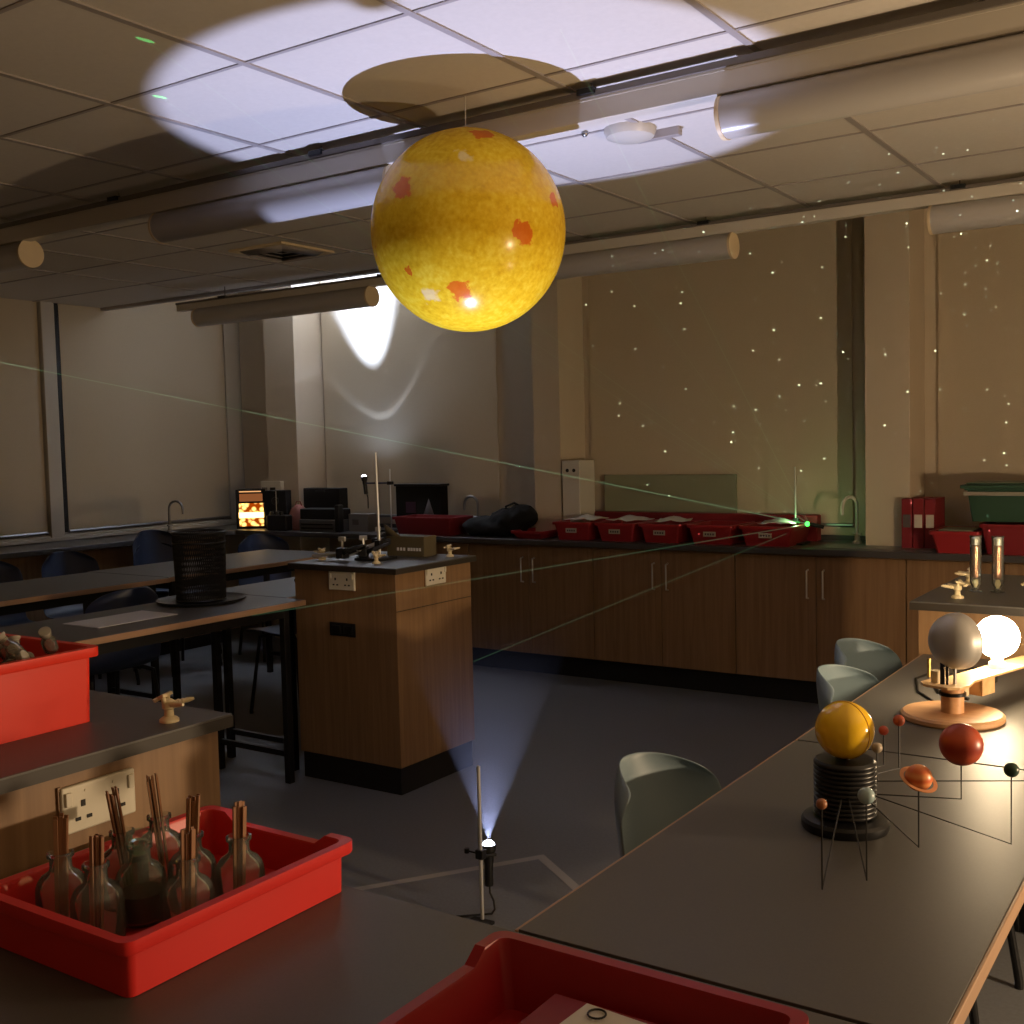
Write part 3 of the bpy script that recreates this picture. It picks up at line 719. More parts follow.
for nme, e, pz, r, m in PL:
    ex, ey, ez = e[0]-SX, e[1]-SY, e[2]-T
    d = Vector((ex, ey, 0)).normalized()*.05
    z0 = min(max(ez, .03), .115)+ (.035 if ez < .04 else 0)
    arm = MB().tube([(d.x, d.y, z0), (ex, ey, ez), (ex, ey, pz-T-r*.8)], .0013, 6).build('wire_arm', CABLE, t)
    p = MB().sphere((0, 0, 0), r, 32).build('planet', m, arm); p.location = (ex, ey, pz-T)
    if nme == 'saturn':
        rg = MB().lathe([(r*1.12, -.0006), (r*1.42, -.0006), (r*1.42, .0006), (r*1.12, .0006), (r*1.12, -.0006)], 48).build('planet_ring', mat('ring_paint', srgb(206, 140, 96), .5), arm)
        rg.location = (ex, ey, pz-T-.003); rg.rotation_euler = (.22, .42, 0)

# ------------------------------------------------------------------ right table: lamp model (tellurion)
t = thing('tellurion', 'wooden sun lamp model with silver dish and glowing round bulb', 'model', (-.594, 2.725, T))
MB().lathe([(0, 0), (.112, 0), (.116, .004), (.116, .012), (.110, .017), (0, .017)], 56).build('round_base', WOODT, t)
MB().lathe([(0, .017), (.026, .017), (.026, .056), (.0275, .056), (.0275, .062), (.026, .062), (.026, .084), (0, .084)], 32).build('column', WOODT, t)
MB().lathe([(.0275, .056), (.031, .057), (.031, .064), (.0275, .065)], 32).build('drive_belt', BLACK, t)
BULB = Vector((.062, .20, .168))      # local
ad = Vector((BULB.x, BULB.y, 0)).normalized(); aa = math.atan2(ad.y, ad.x)
Rz = Matrix.Rotation(aa, 4, 'Z')
arm = MB()
for poly, z0, z1 in (([(-.075, -.03), (-.055, -.05), (-.01, -.05), (.04, -.034), (.40, -.034), (.40, .034), (.04, .034), (-.01, .05), (-.055, .05), (-.075, .03)], .084, .090),):
    arm.prism(poly, z0, z1)
arm.v = [tuple(Rz @ Vector(v)) for v in arm.v]
arm.build('arm_board', PLY, t, bevel=.001)
q = MB().box(.075, .135, -.033, -.028, .046, .084, Rz).box(.075, .135, .028, .033, .046, .084, Rz).box(.075, .08, -.033, .033, .046, .084, Rz)
q.build('arm_block', PLY, t)
MB().box(.135, .175, -.02, .02, .062, .083, Rz).build('motor_box', BLACK, t, bevel=.002)
MB().cyl(Rz @ Vector((.045, 0, .050)), Rz @ Vector((.045, 0, .083)), .015, n=20).build('idler_wheel', CAP, t)
MB().lathe([(0, .090), (.012, .090), (.012, .118), (0, .118)], 20, (-.03, -.03, 0)).build('dish_socket', CAP, t)
MB().box(-.005, .005, -.003, .003, .09, .16, Matrix.Translation((-.012, -.045, 0))).box(.008, .013, -.003, .003, .09, .16, Matrix.Translation((-.012, -.045, 0))).build('dish_bracket', DARKMET, t)
# dish: domed back towards the viewer, open side to the bulb
DC = Vector((.012, -.03, .190)); dax = (BULB-DC); dax = Vector((dax.x+.065, dax.y, 0)).normalized()
M = dax.to_track_quat('Z', 'Y').to_matrix()
dp = [(.064*sin(a), -.050*cos(a)) for a in [pi/2*i/12 for i in range(13)]]
dp[0] = (0, -.050)
MB().lathe(dp+[(.066, .004), (.066, .014), (.061, .014), (.061, .002), (.050, -.02), (0, -.042)], 48, DC, M).build('dish', SILV, t)
MB().cyl(DC+Vector((0, 0, -.10)), DC+Vector((0, 0, -.055)), .004, n=10).build('dish_pin', DULL, t)
bm = bpy.data.materials.new('opal_bulb'); bm.use_nodes = True
bp = bm.node_tree.nodes['Principled BSDF']; bp.inputs['Base Color'].default_value = (1, .9, .7, 1)
bp.inputs['Emission Color'].default_value = (1, .76, .46, 1); bp.inputs['Emission Strength'].default_value = 80
MB().sphere(BULB, .052, 40).build('bulb', bm, t)
MB().lathe([(0, .090), (.022, .090), (.020, .104), (.015, .108), (.015, .122), (0, .122)], 24, (BULB.x, BULB.y, 0)).build('bulb_holder', CAP, t)
MB().cyl((-.058, .02, .09), (-.058, .02, .135), .004, n=10).cyl((-.03, .035, .09), (-.03, .035, .108), .006, n=10).build('brass_peg', mat('brass', srgb(220, 190, 120), .3, metal=1), t)
# cables behind the lamp
tag(MB().tube([(-.60, 2.93, T+.004), (-.68, 2.97, T+.004), (-.72, 3.08, T+.004), (-.66, 3.18, T+.03), (-.52, 3.28, T+.03), (-.42, 3.2, T+.004)], .004).build('power_cable', CABLE), 'thin black cable looping on the table behind the wooden base', 'cable')
tag(MB().tube([(-.665, 2.86, T+.003), (-.73, 2.96, T+.003), (-.775, 3.12, T+.003), (-.76, 3.2, T+.003)], .003).build('power_cable', CABLE), 'black cable lying along the left edge of the right table', 'cable')
for i in range(5):
    pts = []
    for k in range(22):
        a = k*.55+i; pts.append((-.40+.055*cos(a)*(1+.3*sin(i+k*.3)), 3.17+.075*sin(a), T+.012+.012*i+.006*sin(k*1.3)))
    tag(MB().tube(pts, .0035, 6).build('coiled_lead', GREYC if i % 2 else CAP), 'pale tangled lead heaped beside the glowing bulb', 'lead', 'tangled leads beside the bulb')
# glass cylinders on the pedestal
for i, (x, lab) in enumerate(((-.735, 'left of the two tall clear glass tubes on the right pedestal'), (-.668, 'right of the two tall clear glass tubes on the right pedestal'))):
    t = thing('glass_tube', lab, 'glass tube', (x, 3.80, P), 0, 'tall glass tubes on the right pedestal'); t.location.x -= .022
    MB().lathe([(0, .045), (.011, .045), (.0125, .06), (.0105, .09), (.0125, .12), (.011, .148), (0, .148)], 12).build('foil_core', mat('rosy_foil', srgb(190, 140, 116), .25, metal=.8), t)
    MB().lathe([(0, 0), (.02, 0), (.021, .003), (.010, .008), (.008, .014), (.013, .022), (.0165, .03), (.0165, .175), (.019, .181)], 28).build('wall', GLASS, t, solid=.0022)
    MB().lathe([(0, .012), (.007, .014), (.009, .028), (.006, .04), (0, .042)], 16).build('bottom_plug', CREAM, t)
    MB().lathe([(0, .150), (.012, .152), (.013, .172), (.009, .178), (0, .18)], 20).build('top_cap', STEEL, t)

# ------------------------------------------------------------------ mesh bin on the left table
t = thing('mesh_bin', 'black wire mesh bin standing on a round black tray', 'bin', (-3.935, 3.33, T+.016))
vs = []; fs = []
wire = MB(); nW = 84
for i in range(nW):
    a = 2*pi*i/nW
    for sgn in (-1, 1):
        pts = []
        for k in range(5):
            u = k/4; r = .107+.008*u; b = a+sgn*u*.45
            pts.append((r*cos(b), r*sin(b), .005+.30*u))
        wire.tube(pts, .0015, 4)
wire.build('mesh_wall', BLACK, t)
def ring(r, z, rr): return MB().tube([(r*cos(2*pi*i/40), r*sin(2*pi*i/40), z) for i in range(41)], rr, 8)
ring(.116, .307, .006).build('top_rim', BLACK, t); ring(.107, .006, .005).build('bottom_rim', BLACK, t); ring(.114, .262, .004).build('band', BLACK, t)
MB().lathe([(0, .002), (.105, .002), (.105, .006), (0, .006)], 40).build('bottom', BLACK, t)
t = tag(MB().lathe([(0, 0), (.17, 0), (.195, .010), (.197, .016), (.190, .014), (.168, .006), (0, .006)], 56, (-3.935, 3.33, T)).build('round_tray', BLACK), 'round black tray under the mesh bin', 'tray')
bb = bpy.data.objects['mesh_bin']; bb.location.z = T+.006

# ------------------------------------------------------------------ island top clutter
t = thing('clamp_stand', 'tall steel rod stand on the central pedestal', 'stand', (-3.325, 3.845, P))
MB().box(-.09, .05, -.07, .07, 0, .012).build('base_plate', DARKMET, t, bevel=.003)
MB().cyl((.004, 0, .012), (-.004, 0, .49), .006, n=12).build('rod', STEEL, t)
MB().box(-.016, .016, -.014, .014, .06, .09).build('boss_head', DARKMET, t, bevel=.003)
for i, (x, y, a, lab) in enumerate(((-3.44, 3.80, .5, 'black clamp heaped at the left of the rod on the central pedestal'), (-3.41, 3.90, 1.7, 'black clamp leaning up behind the rod base on the central pedestal'), (-3.50, 3.735, .1, 'black clamp lying flat near the pedestal corner'))):
    c = thing('lab_clamp', lab, 'clamp', (x, y, P+.002+(.03 if i == 1 else 0)), a, 'loose clamps on the central pedestal'); c.scale = (1.35, 1.5, 1.6)
    MB().tube([(-.09, 0, .01), (.03, 0, .02)], .006).build('shaft', STEEL, c)
    MB().box(.02, .05, -.018, .018, .006, .036).build('knuckle', DARKMET, c, bevel=.004)
    for s in (-1, 1): MB().tube([(.05, s*.01, .022), (.075, s*.028, .03), (.11, s*.02, .04), (.125, s*.008, .045)], [.007, .006, .006, .004]).build('jaw', DARKMET, c)
    MB().tube([(.035, 0, .03), (.035, 0, .06)], .004).box(.022, .048, -.003, .003, .055, .068).build('wing_screw', STEEL, c)
t = thing('cardboard_box', 'small olive box with pale lettering on the central pedestal', 'box', (-3.275, 4.00, P), .05)
MB().box(-.13, .085, -.0, .10, 0, .095).build('body', CARD, t, bevel=.003)
MB().add([(-.13, 0, .095), (-.05, 0, .095), (-.10, -.03, .145), (-.13, -.02, .155)], [[0, 1, 2, 3]]).build('flap', CARD, t, solid=.003)
q = MB()
for k, x in enumerate((-.07, -.052, -.034, -.008, .008, .024, .040, .056)): q.box(x, x+.011, -.002, .0, .028, .042)
q.build('printing', PAPER, t)

# ------------------------------------------------------------------ back counter things
def tap(label, loc, h=.24, reach=.13, rz=-pi/2, m=DULL):
    t = thing('swan_neck_tap', label, 'tap', loc, rz, 'swan neck taps by the sinks')
    MB().lathe([(0, 0), (.026, 0), (.026, .01), (.016, .018), (.014, .05), (0, .05)], 20).build('base', m, t)
    pts = [(0, 0, .03), (0, 0, h-.06)]
    for k in range(1, 9):
        a = pi*k/8; pts.append((reach/2-reach/2*cos(a), 0, h-.06+.06*sin(a)))
    pts.append((reach, 0, h-.10))
    MB().tube(pts, [.011]+[.0095]*(len(pts)-2)+[.007], 12).build('spout', m, t)
    MB().cyl((0, -.03, .055), (0, .03, .055), .007, n=10).build('handle', m, t)
    return t
tap('white swan neck tap right of the green laser at the sink', (-1.905, 6.36, K), .27, .13, -pi*.62, WHITEM)
tap('grey swan neck tap at the left wall behind the mesh bin', (-6.97, 5.62, K), .24, .12, .3, DULL)
tap('thin swan neck tap behind the low red tray by the black bag', (-4.60, 6.40, K), .25, .12, pi, DULL)
tag(B(-2.0, -1.42, 6.02, 6.28, K, K+.004).build('sink_rim', DULL, bevel=.002), 'flat steel sink rim in the worktop below the white tap', 'sink')

# glowing box
t = thing('heat_lamp_box', 'glowing orange box of coloured lights in the left corner of the counter', 'lamp', (-6.58, 6.10, K), .62)
MB().box(-.12, .12, 0, .14, 0, .31).build('housing', BLACKM, t, bevel=.003)
gm = bpy.data.materials.new('glowing_panel'); gm.use_nodes = True; nt = gm.node_tree
nt.nodes.remove(nt.nodes['Principled BSDF'])
tc = nt.nodes.new('ShaderNodeTexCoord'); vo = nt.nodes.new('ShaderNodeTexVoronoi'); vo.inputs['Scale'].default_value = 26
nt.links.new(tc.outputs['Object'], vo.inputs['Vector'])
rp = nt.nodes.new('ShaderNodeValToRGB'); rp.color_ramp.elements[0].position = .25; rp.color_ramp.elements[0].color = (1, .62, .16, 1); rp.color_ramp.elements[1].position = .62; rp.color_ramp.elements[1].color = (.16, .02, .0, 1)
nt.links.new(vo.outputs['Distance'], rp.inputs[0])
em = nt.nodes.new('ShaderNodeEmission'); em.inputs[1].default_value = 2.6
nt.links.new(rp.outputs[0], em.inputs[0]); nt.links.new(em.outputs[0], nt.nodes['Material Output'].inputs['Surface'])
MB().box(-.095, .095, -.006, .001, .02, .20).build('spotted_panel', gm, t)
MB().box(-.097, .097, -.009, -.005, .085, .130).build('bright_band', emis('bright_band', (1, .66, .22, 1), 4.5), t)
MB().box(-.09, .09, -.006, .001, .215, .275).build('upper_panel', emis('upper_panel', (.75, .25, .08, 1), .33), t)
MB().box(-.09, .08, -.008, .001, .288, .296).build('top_strip', emis('top_strip', (1, .5, .2, 1), 1.0), t)
# items right of it
t = thing('wall_socket', 'white surface socket box on the wall above the glowing box', 'socket', (-6.46, 6.228, 1.19))
MB().box(-.10, .12, -.04, 0, -.05, .06).build('back_box', SOCK, t, bevel=.004)
for s in (-1, 1): MB().box(s*.045-.022, s*.045+.022, -.062, -.04, -.04, .012).build('plug', BLACK if s > 0 else GREYC, t, bevel=.004)
t = thing('speaker', 'upright black loudspeaker right of the glowing box', 'speaker', (-6.33, 6.13, K), .35)
MB().box(-.09, .09, -.02, .09, 0, .30).build('cabinet', BLACKM, t, bevel=.006)
for z, r in ((.09, .06), (.22, .03)): MB().lathe([(0, .004), (r*.4, .001), (r*.9, .008), (r, .004), (r, 0)], 24, (0, -.022, z), Matrix.Rotation(pi/2, 3, 'X')).build('cone', BLACK, t)
t = thing('radio_handset', 'black handset with thin aerial in front of the loudspeaker', 'radio', (-6.20, 6.02, K))
MB().prism([(-.10, -.035), (.11, -.035), (.11, .04), (-.10, .04)], 0, .12).build('body', BLACK, t, bevel=.012)
MB().tube([(-.02, 0, .12), (-.02, 0, .30)], .003).build('aerial', STEEL, t)
for s in range(3): MB().cyl((-.06+.05*s, -.01, .12), (-.06+.05*s, -.01, .145), .015, n=14).build('knob', BLACK, t)
t = thing('pink_bag', 'small dull pink bag between the handset and the equipment cases', 'bag', (-6.085, 6.12, K))
q = MB(); q.lathe([(0, 0), (.09, 0), (.105, .03), (.10, .10), (.07, .16), (.03, .19), (0, .195)], 20); q.v = [(x*1.0, y*.6, z) for x, y, z in q.v]
q.build('pouch', mat('dull_pink_cloth', srgb(150, 96, 86), .8, bump=.4, bscale=40), t)
q = MB().tube([(-.04, 0, .17), (-.02, 0, .215), (.02, 0, .215), (.04, 0, .17)], .004).build('strap', DRED, t)
t = thing('equipment_case', 'square black case standing upright behind the grey machine', 'case', (-5.93, 6.2, K))
MB().box(-.18, .19, 0, .10, 0, .315).build('body', BLACKM, t, bevel=.006)
MB().box(-.05, .05, -.008, .0, .285, .30).build('clasp', DARKMET, t)
t = thing('printer', 'grey and black desktop machine on the back counter', 'machine', (-5.79, 6.07, K), .05)
MB().box(-.19, .19, -.05, .10, 0, .09).build('lower_body', mat('grey_plastic', srgb(96, 98, 102), .5), t, bevel=.008)
MB().box(-.19, .19, -.04, .10, .09, .17).build('upper_body', BLACKM, t, bevel=.01)
MB().box(-.16, .14, -.062, -.05, .02, .034).box(-.16, .14, -.062, -.05, .05, .062).build('paper_slot', BLACK, t)
MB().box(.16, .20, -.055, .0, .0, .20).build('side_post', BLACK, t, bevel=.004)
t = thing('small_carton', 'small pale carton right of the grey machine', 'box', (-5.52, 6.12, K))
MB().box(-.06, .13, 0, .1, 0, .13).build('body', mat('grey_carton', srgb(120, 116, 112), .7), t, bevel=.003)
MB().box(-.02, .04, -.002, 0, .05, .09).build('label_patch', INK, t)
# torch stand on the counter
t = thing('retort_stand', 'thin rod stand on the back counter holding the second torch', 'stand', (-5.27, 6.24, K))
MB().box(-.05, .09, -.07, .07, 0, .012).build('base_plate', DARKMET, t, bevel=.003)
MB().cyl((0, 0, .012), (0, 0, .455), .005, n=10).build('rod', STEEL, t)
MB().box(-.018, .022, -.016, .016, .34, .365).build('boss_head', BLACK, t, bevel=.003)
MB().tube([(-.02, 0, .353), (-.215, -.015, .352)], .006).build('clamp_arm', mat('blue_grip', srgb(60, 60, 84), .5), t)
T2 = Vector((-5.505, 6.225, K+.385))
AX2 = Vector((-.12, .01, 1)).normalized()
tor2, _ = torch('black torch clamped upright on the back counter lighting the wall', T2, AX2, [(.02, 0, -.11), (.03, 0, -.14), (.03, 0, -.22)])
AX3 = Vector((-.15, .02, 1)).normalized()
spot('torch_light', T2+AX2*.034, AX3, 3000, (.50, .64, 1.0), 40, .7, .004)
spot('torch_spill', T2+AX2*.034, AX2, 6, (.50, .66, 1.0), 150, 1., .004)
o = spot('torch_ring', T2+AX2*.034, AX2, 110, (.60, .72, 1.0), 84, .05, .003)
l = o.data; l.use_nodes = True; nt = l.node_tree
em = nt.nodes['Emission']
tc = nt.nodes.new('ShaderNodeTexCoord'); sx = nt.nodes.new('ShaderNodeSeparateXYZ'); nt.links.new(tc.outputs['Normal'], sx.inputs[0])
ab = nt.nodes.new('ShaderNodeMath'); ab.operation = 'ABSOLUTE'; nt.links.new(sx.outputs['Z'], ab.inputs[0])
ac = nt.nodes.new('ShaderNodeMath'); ac.operation = 'ARCCOSINE'; nt.links.new(ab.outputs[0], ac.inputs[0])
cr = nt.nodes.new('ShaderNodeValToRGB'); nt.links.new(ac.outputs[0], cr.inputs[0])
e = cr.color_ramp.elements; e[0].position = 0; e[0].color = (0, 0, 0, 1); e[1].position = 1; e[1].color = (0, 0, 0, 1)
def el(p, v): k = cr.color_ramp.elements.new(p); k.color = (v, v, v, 1)
el(.50, .0); el(.555, .02); el(.585, .10); el(.61, .10); el(.64, .0)
nt.links.new(cr.outputs[0], em.inputs['Strength'])

t = thing('display_box', 'dark picture box with a pale pointed shape, behind the long red tray', 'box', (-5.08, 6.36, K))
MB().box(-.215, .20, -.03, .06, 0, .335).build('body', BLACKM, t, bevel=.004)
MB().box(-.215, .21, -.05, .07, .325, .342).build('lid', BLACK, t, bevel=.003)
MB().add([(.03, -.033, .09), (.15, -.033, .09), (.095, -.033, .235)], [[0, 1, 2]]).build('triangle_print', mat('grey_print', srgb(96, 92, 96), .6), t, solid=.002)
MB().box(-.12, -.03, -.033, -.03, .13, .21).build('picture_patch', mat('plum_print', srgb(64, 40, 66), .6), t)
tray('long red tray standing before the dark picture box', (-4.80, 6.13, K), .28, .52, .125, 0, DRED, handles=False)
# black bag, lumpy
t = thing('black_bag', 'slumped black cloth bag left of the red tray row', 'bag', (-4.20, 6.15, K))
bmm = bmesh.new()
for cx, cy, cz, sx_, sy_, sz_ in ((-.16, 0, .06, .17, .12, .075), (.02, .01, .09, .14, .12, .10), (.12, .02, .13, .12, .10, .085), (-.05, 0, .05, .22, .13, .06)):
    r = bmesh.ops.create_icosphere(bmm, subdivisions=3, radius=1)
    for v in r['verts']:
        n = 1+.12*sin(v.co.x*7+cx*9)*cos(v.co.y*6)*sin(v.co.z*5+1)
        v.co = Vector((cx+v.co.x*sx_*n, cy+v.co.y*sy_*n, max(0.001, cz+v.co.z*sz_*n)))
me = bpy.data.meshes.new('cloth'); bmm.to_mesh(me); bmm.free(); me.materials.append(BAG)
o = bpy.data.objects.new('cloth', me); COL.objects.link(o); o.parent = t
for p in me.polygons: p.use_smooth = True
rm = o.modifiers.new('r', 'REMESH'); rm.mode = 'VOXEL'; rm.voxel_size = .012; rm.use_smooth_shade = True
MB().tube([(.02, .0, .15), (.03, -.03, .20), (.09, -.02, .225), (.13, .0, .20)], .008, 8).build('strap', BAG, t)
# red tray row
row = [(-3.935, .27, .05, 'shallow red tray at the left end of the red tray row', False),
       (-3.60, .30, .115, 'first deep red tray in the row, right of the shallow one, under papers', True),
       (-3.29, .30, .115, 'second deep red tray in the row', True),
       (-2.985, .30, .115, 'middle one of the five deep red trays', True),
       (-2.66, .31, .115, 'fourth deep red tray in the row, tinted by laser light', True),
       (-2.32, .34, .115, 'rightmost deep red tray, next to the green laser', True)]
for x, w, h, lab, card in row:
    tray(lab, (x, 6.18, K), .36, w-.015, h, 0, RED2, 'red trays in the back counter row', card, False)
tag(B(-3.72, -2.15, 6.40, 6.47, K, K+.155).build('long_red_box', DRED, bevel=.006), 'long dark red box lying behind the red tray row', 'box')
for i, (x, dz, rot) in enumerate(((-3.58, 0, .1), (-3.27, .0, -.2), (-2.97, 0, .3), (-2.30, 0, .15))):
    f = MB(); vs = []; 
    for a in range(7):
        for b in range(7):
            u, v = a/6-.5, b/6-.5
            vs.append((u*.20, v*.24, .018+.03*max(0, 1-abs(u)*2.2)*max(0, 1-abs(v)*1.6)+.004*sin(a*2+b+i)))
    f.add(vs, [[a*7+b, a*7+b+1, (a+1)*7+b+1, (a+1)*7+b] for a in range(6) for b in range(6)])
    o = f.build('loose_paper', PAPER, solid=.002); o.location = (x, 6.18, K+.108); o.rotation_euler = (0, 0, rot)
    tag(o, ['crumpled pale paper on the first deep red tray', 'peaked pale paper on the second deep red tray', 'crumpled paper on the middle red tray', 'crumpled paper on the rightmost red tray'][i], 'paper')
# white wall box and board
t = thing('wall_cabinet', 'narrow pale cabinet with two dark round holes on the wall by the pier', 'cabinet', (-3.705, 6.21, .955))
MB().box(-.075, .055, 0, .20, 0, .425).build('body', WHITEM, t, bevel=.004)
for dx in (-.035, .015): MB().cyl((dx, -.003, .36), (dx, .002, .36), .012, n=14).build('hole', SLOT, t)
tag(B(-3.62, -2.69, 6.485, 6.503, .912, 1.275).build('pin_board', GREENB, bevel=.002), 'grey-green board leaning on the wall behind the red trays', 'board')
# green laser on its stand
t = thing('retort_stand', 'thin rod stand at the right end of the red trays holding the laser', 'stand', (-2.215, 6.22, K))
MB().box(-.06, .06, -.07, .07, 0, .010).build('base_plate', DARKMET, t, bevel=.003)
MB().cyl((0, 0, .01), (-.004, 0, .445), .005, n=10).build('rod', STEEL, t)
MB().box(-.014, .016, -.014, .014, .125, .15).build('boss_head', BLACK, t, bevel=.003)
LZ = Vector((-2.125, 6.19, K+.118))
las = thing('laser_pointer', 'small black laser glowing bright green at its tip', 'laser', LZ)
MB().cyl((-.005, 0, .002), (.075, .025, -.018), .011, n=16).build('barrel', BLACK, las)
MB().cyl((-.06, -.0, .008), (-.088, .02, .012), .006, n=12).build('clip', mat('green_clip', srgb(20, 70, 30), .4), las)
MB().sphere((-.010, -.006, .002), .014, 16).build('lit_tip', emis('laser_tip', (.06, 1, .08, 1), 4), las)
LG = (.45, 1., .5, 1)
def beam(end, w, strength):  # self-lit thin tube, added in place of laser light scattered by haze
    m = bpy.data.materials.new('painted_beam_glow'); m.use_nodes = True; nt = m.node_tree
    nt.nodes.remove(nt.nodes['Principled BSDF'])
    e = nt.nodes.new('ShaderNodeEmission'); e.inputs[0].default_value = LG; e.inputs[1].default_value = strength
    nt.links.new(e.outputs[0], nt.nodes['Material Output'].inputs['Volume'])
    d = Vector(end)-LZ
    o = MB().cyl(d.normalized()*.02, d*.998, w, n=6).build('beam_glow_tube', m, las)
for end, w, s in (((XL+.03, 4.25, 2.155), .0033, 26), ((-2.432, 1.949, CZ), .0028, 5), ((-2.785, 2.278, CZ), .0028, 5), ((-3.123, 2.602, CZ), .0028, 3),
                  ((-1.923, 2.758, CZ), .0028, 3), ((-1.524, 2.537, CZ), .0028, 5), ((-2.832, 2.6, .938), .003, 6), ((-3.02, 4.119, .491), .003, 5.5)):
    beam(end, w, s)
l = bpy.data.lights.new('laser_glow', 'POINT'); l.energy = .7; l.color = (.45, 1, .4); l.shadow_soft_size = .01
o = bpy.data.objects.new('laser_glow', l); COL.objects.link(o); o.location = LZ+Vector((-.06, -.05, .03))

def landing(end, e):
    o = spot('laser_ray', LZ+(Vector(end)-LZ).normalized()*.05, Vector(end)-LZ, e, (.12, 1, .25), 2.0, 0, 0)
    l = o.data; l.use_nodes = True; nt = l.node_tree; em = nt.nodes['Emission']
    tc = nt.nodes.new('ShaderNodeTexCoord'); mp = nt.nodes.new('ShaderNodeVectorMath'); mp.operation = 'MULTIPLY'; mp.inputs[1].default_value = (1, 1, 0)
    ln = nt.nodes.new('ShaderNodeVectorMath'); ln.operation = 'LENGTH'; lt = nt.nodes.new('ShaderNodeMath'); lt.operation = 'LESS_THAN'; lt.inputs[1].default_value = .0022
    nt.links.new(tc.outputs['Normal'], mp.inputs[0]); nt.links.new(mp.outputs[0], ln.inputs[0]); nt.links.new(ln.outputs['Value'], lt.inputs[0]); nt.links.new(lt.outputs[0], em.inputs['Strength'])
for end, e in (((-2.432, 1.949, CZ), 1500), ((-2.785, 2.278, CZ), 3000), ((-3.123, 2.602, CZ), 1200)): landing(end, e)

# right end of the counter
for i, (x, lab) in enumerate(((-1.575, 'leftmost dark red magazine file left of the pillar base'), (-1.515, 'middle dark red magazine file at the wall'), (-1.455, 'right dark red magazine file next to the red tray'))):
    t = thing('magazine_file', lab, 'file', (x, 6.15, K), 0, 'dark red magazine files')
    MB().box(-.028, .028, 0, .22, 0, .13).box(-.028, .028, .0, .22, .13, .27).build('case', DRED, t, bevel=.003)
    MB().box(-.02, .02, -.002, 0, .115, .185).build('spine_label', LABELM if i else INK, t)
tray('red tray of papers right of the dark red files', (-1.292, 6.12, K), .34, .25, .115, 0, RED2, 'red trays at the right end of the counter', False, False)
tray('wide red tray under the green lidded box', (-1.02, 6.14, K), .36, .31, .155, 0, DRED, 'red trays at the right end of the counter', False, False)
o = tag(B(-1.38, -1.21, 6.02, 6.22, K+.110, K+.118).build('loose_paper', GREENB), 'grey sheet lying on the tray right of the dark red files', 'paper')
t = thing('lidded_box', 'green plastic box with a clipped lid at the right frame edge', 'box', (-1.06, 6.18, K+.16))
tray_shell(.30, .40, .18).build('body', GREENP, t)
MB().box(-.215, .215, -.165, .165, .172, .19).box(-.19, .19, -.14, .14, .19, .20).build('lid', GREENP, t, bevel=.004)
MB().box(-.20, .20, -.16, -.15, .135, .155).build('clip_band', CLEARP, t, bevel=.003)

# ------------------------------------------------------------------ lights
def point(name, loc, power, col, r):
    l = bpy.data.lights.new(name, 'POINT'); l.energy = power; l.color = col; l.shadow_soft_size = r
    o = bpy.data.objects.new(name, l); COL.objects.link(o); o.location = loc; return o
WARM = (1., .72, .44)
point('table_lamp_light', (1.25, 2.57, .985), 175, WARM, .03)
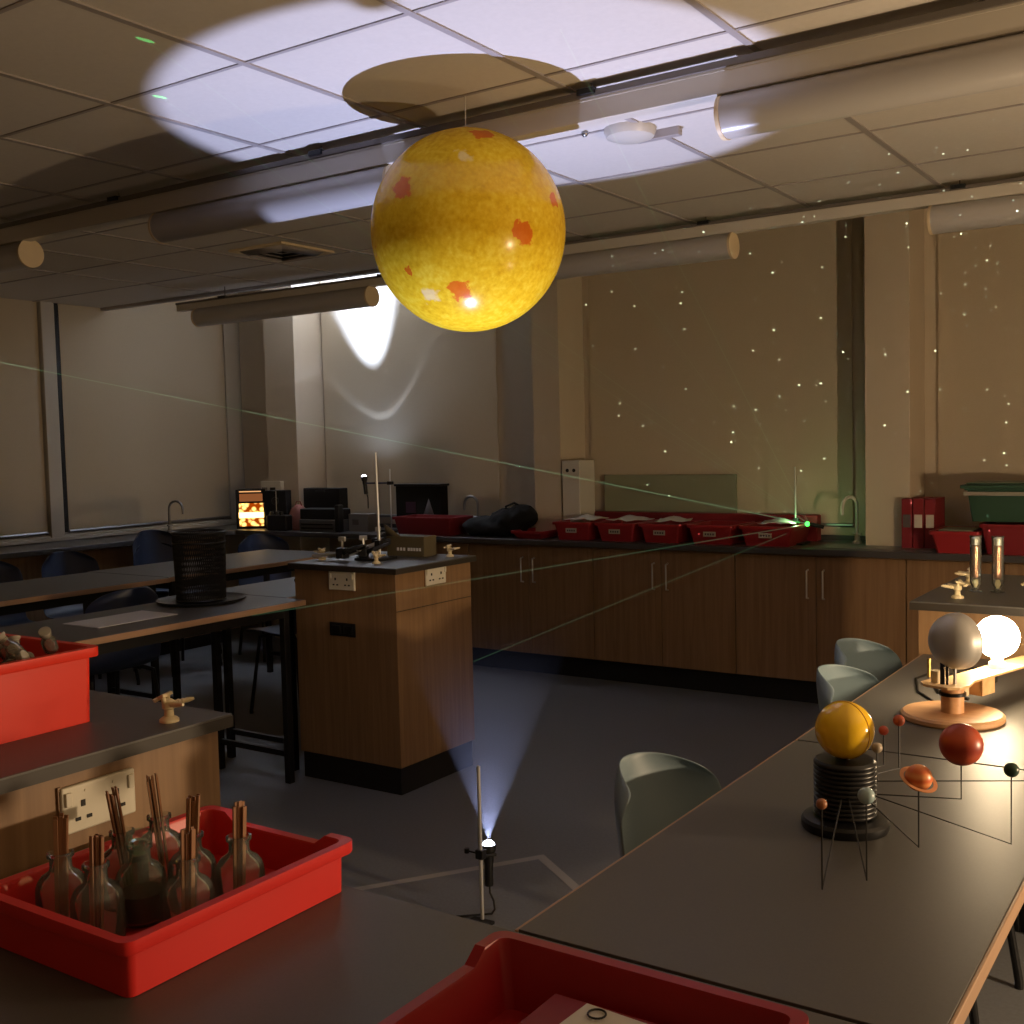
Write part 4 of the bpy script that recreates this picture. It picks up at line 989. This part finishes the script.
# star projector standing out of frame on the right, throwing points of light
o = spot('star_projector', (.95, 1.6, 1.05), Vector((-1.75, 6.5, 2.05))-Vector((.95, 1.6, 1.05)), 6500, (.8, 1., .8), 40, .5, .0)
l = o.data; l.use_nodes = True; nt = l.node_tree; em = nt.nodes['Emission']
tc = nt.nodes.new('ShaderNodeTexCoord'); sx = nt.nodes.new('ShaderNodeSeparateXYZ'); nt.links.new(tc.outputs['Normal'], sx.inputs[0])
def mth(op, a, b=None, v=None):
    n = nt.nodes.new('ShaderNodeMath'); n.operation = op
    for k, q in enumerate((a, b)):
        if q is not None: nt.links.new(q, n.inputs[k])
    if v is not None: n.inputs[1].default_value = v
    return n.outputs[0]
cb = nt.nodes.new('ShaderNodeCombineXYZ')
nt.links.new(mth('DIVIDE', sx.outputs['X'], sx.outputs['Z']), cb.inputs[0]); nt.links.new(mth('DIVIDE', sx.outputs['Y'], sx.outputs['Z']), cb.inputs[1])
def dots(scale, rad, gain):
    v = nt.nodes.new('ShaderNodeTexVoronoi'); v.voronoi_dimensions = '2D'; v.inputs['Scale'].default_value = scale
    nt.links.new(cb.outputs[0], v.inputs['Vector'])
    s2 = nt.nodes.new('ShaderNodeSeparateXYZ'); nt.links.new(v.outputs['Color'], s2.inputs[0])
    pw = mth('POWER', s2.outputs['X'], None, 5.)
    lt = mth('LESS_THAN', v.outputs['Distance'], None, rad)
    return mth('MULTIPLY', mth('MULTIPLY', lt, pw), None, gain)
tot = mth('ADD', dots(50, .047, 1.0), dots(110, .085, .22))
nt.links.new(tot, em.inputs['Strength'])

w = bpy.data.worlds.new('world'); SC.world = w; w.use_nodes = True
w.node_tree.nodes['Background'].inputs[0].default_value = (.5, .55, .7, 1); w.node_tree.nodes['Background'].inputs[1].default_value = .02

# ------------------------------------------------------------------ camera
cam = bpy.data.cameras.new('camera'); cam.sensor_width = 36; cam.lens = 1111.24/1024*36; cam.clip_start = .02
co = bpy.data.objects.new('camera', cam); COL.objects.link(co)
ya, pi_, ro = radians(33.95892), radians(3.53442), radians(1.40528)
f = Vector((-sin(ya)*cos(pi_), cos(ya)*cos(pi_), -sin(pi_)))
rt = Vector((cos(ya), sin(ya), 0)); dn = f.cross(rt)
r2 = rt*cos(ro)+dn*sin(ro); d2 = -rt*sin(ro)+dn*cos(ro)
M = Matrix(((r2.x, -d2.x, -f.x, 0), (r2.y, -d2.y, -f.y, 0), (r2.z, -d2.z, -f.z, 1.5), (0, 0, 0, 1)))
co.matrix_world = M
SC.camera = co
SC.cycles.max_bounces = 8; SC.cycles.diffuse_bounces = 5; SC.cycles.transparent_max_bounces = 24; SC.cycles.volume_bounces = 0
SC.cycles.sample_clamp_indirect = 4
SC.view_settings.view_transform = 'Standard'; SC.view_settings.look = 'None'; SC.view_settings.gamma = 1
SC.view_settings.use_curve_mapping = False
SC.view_settings.exposure = 0
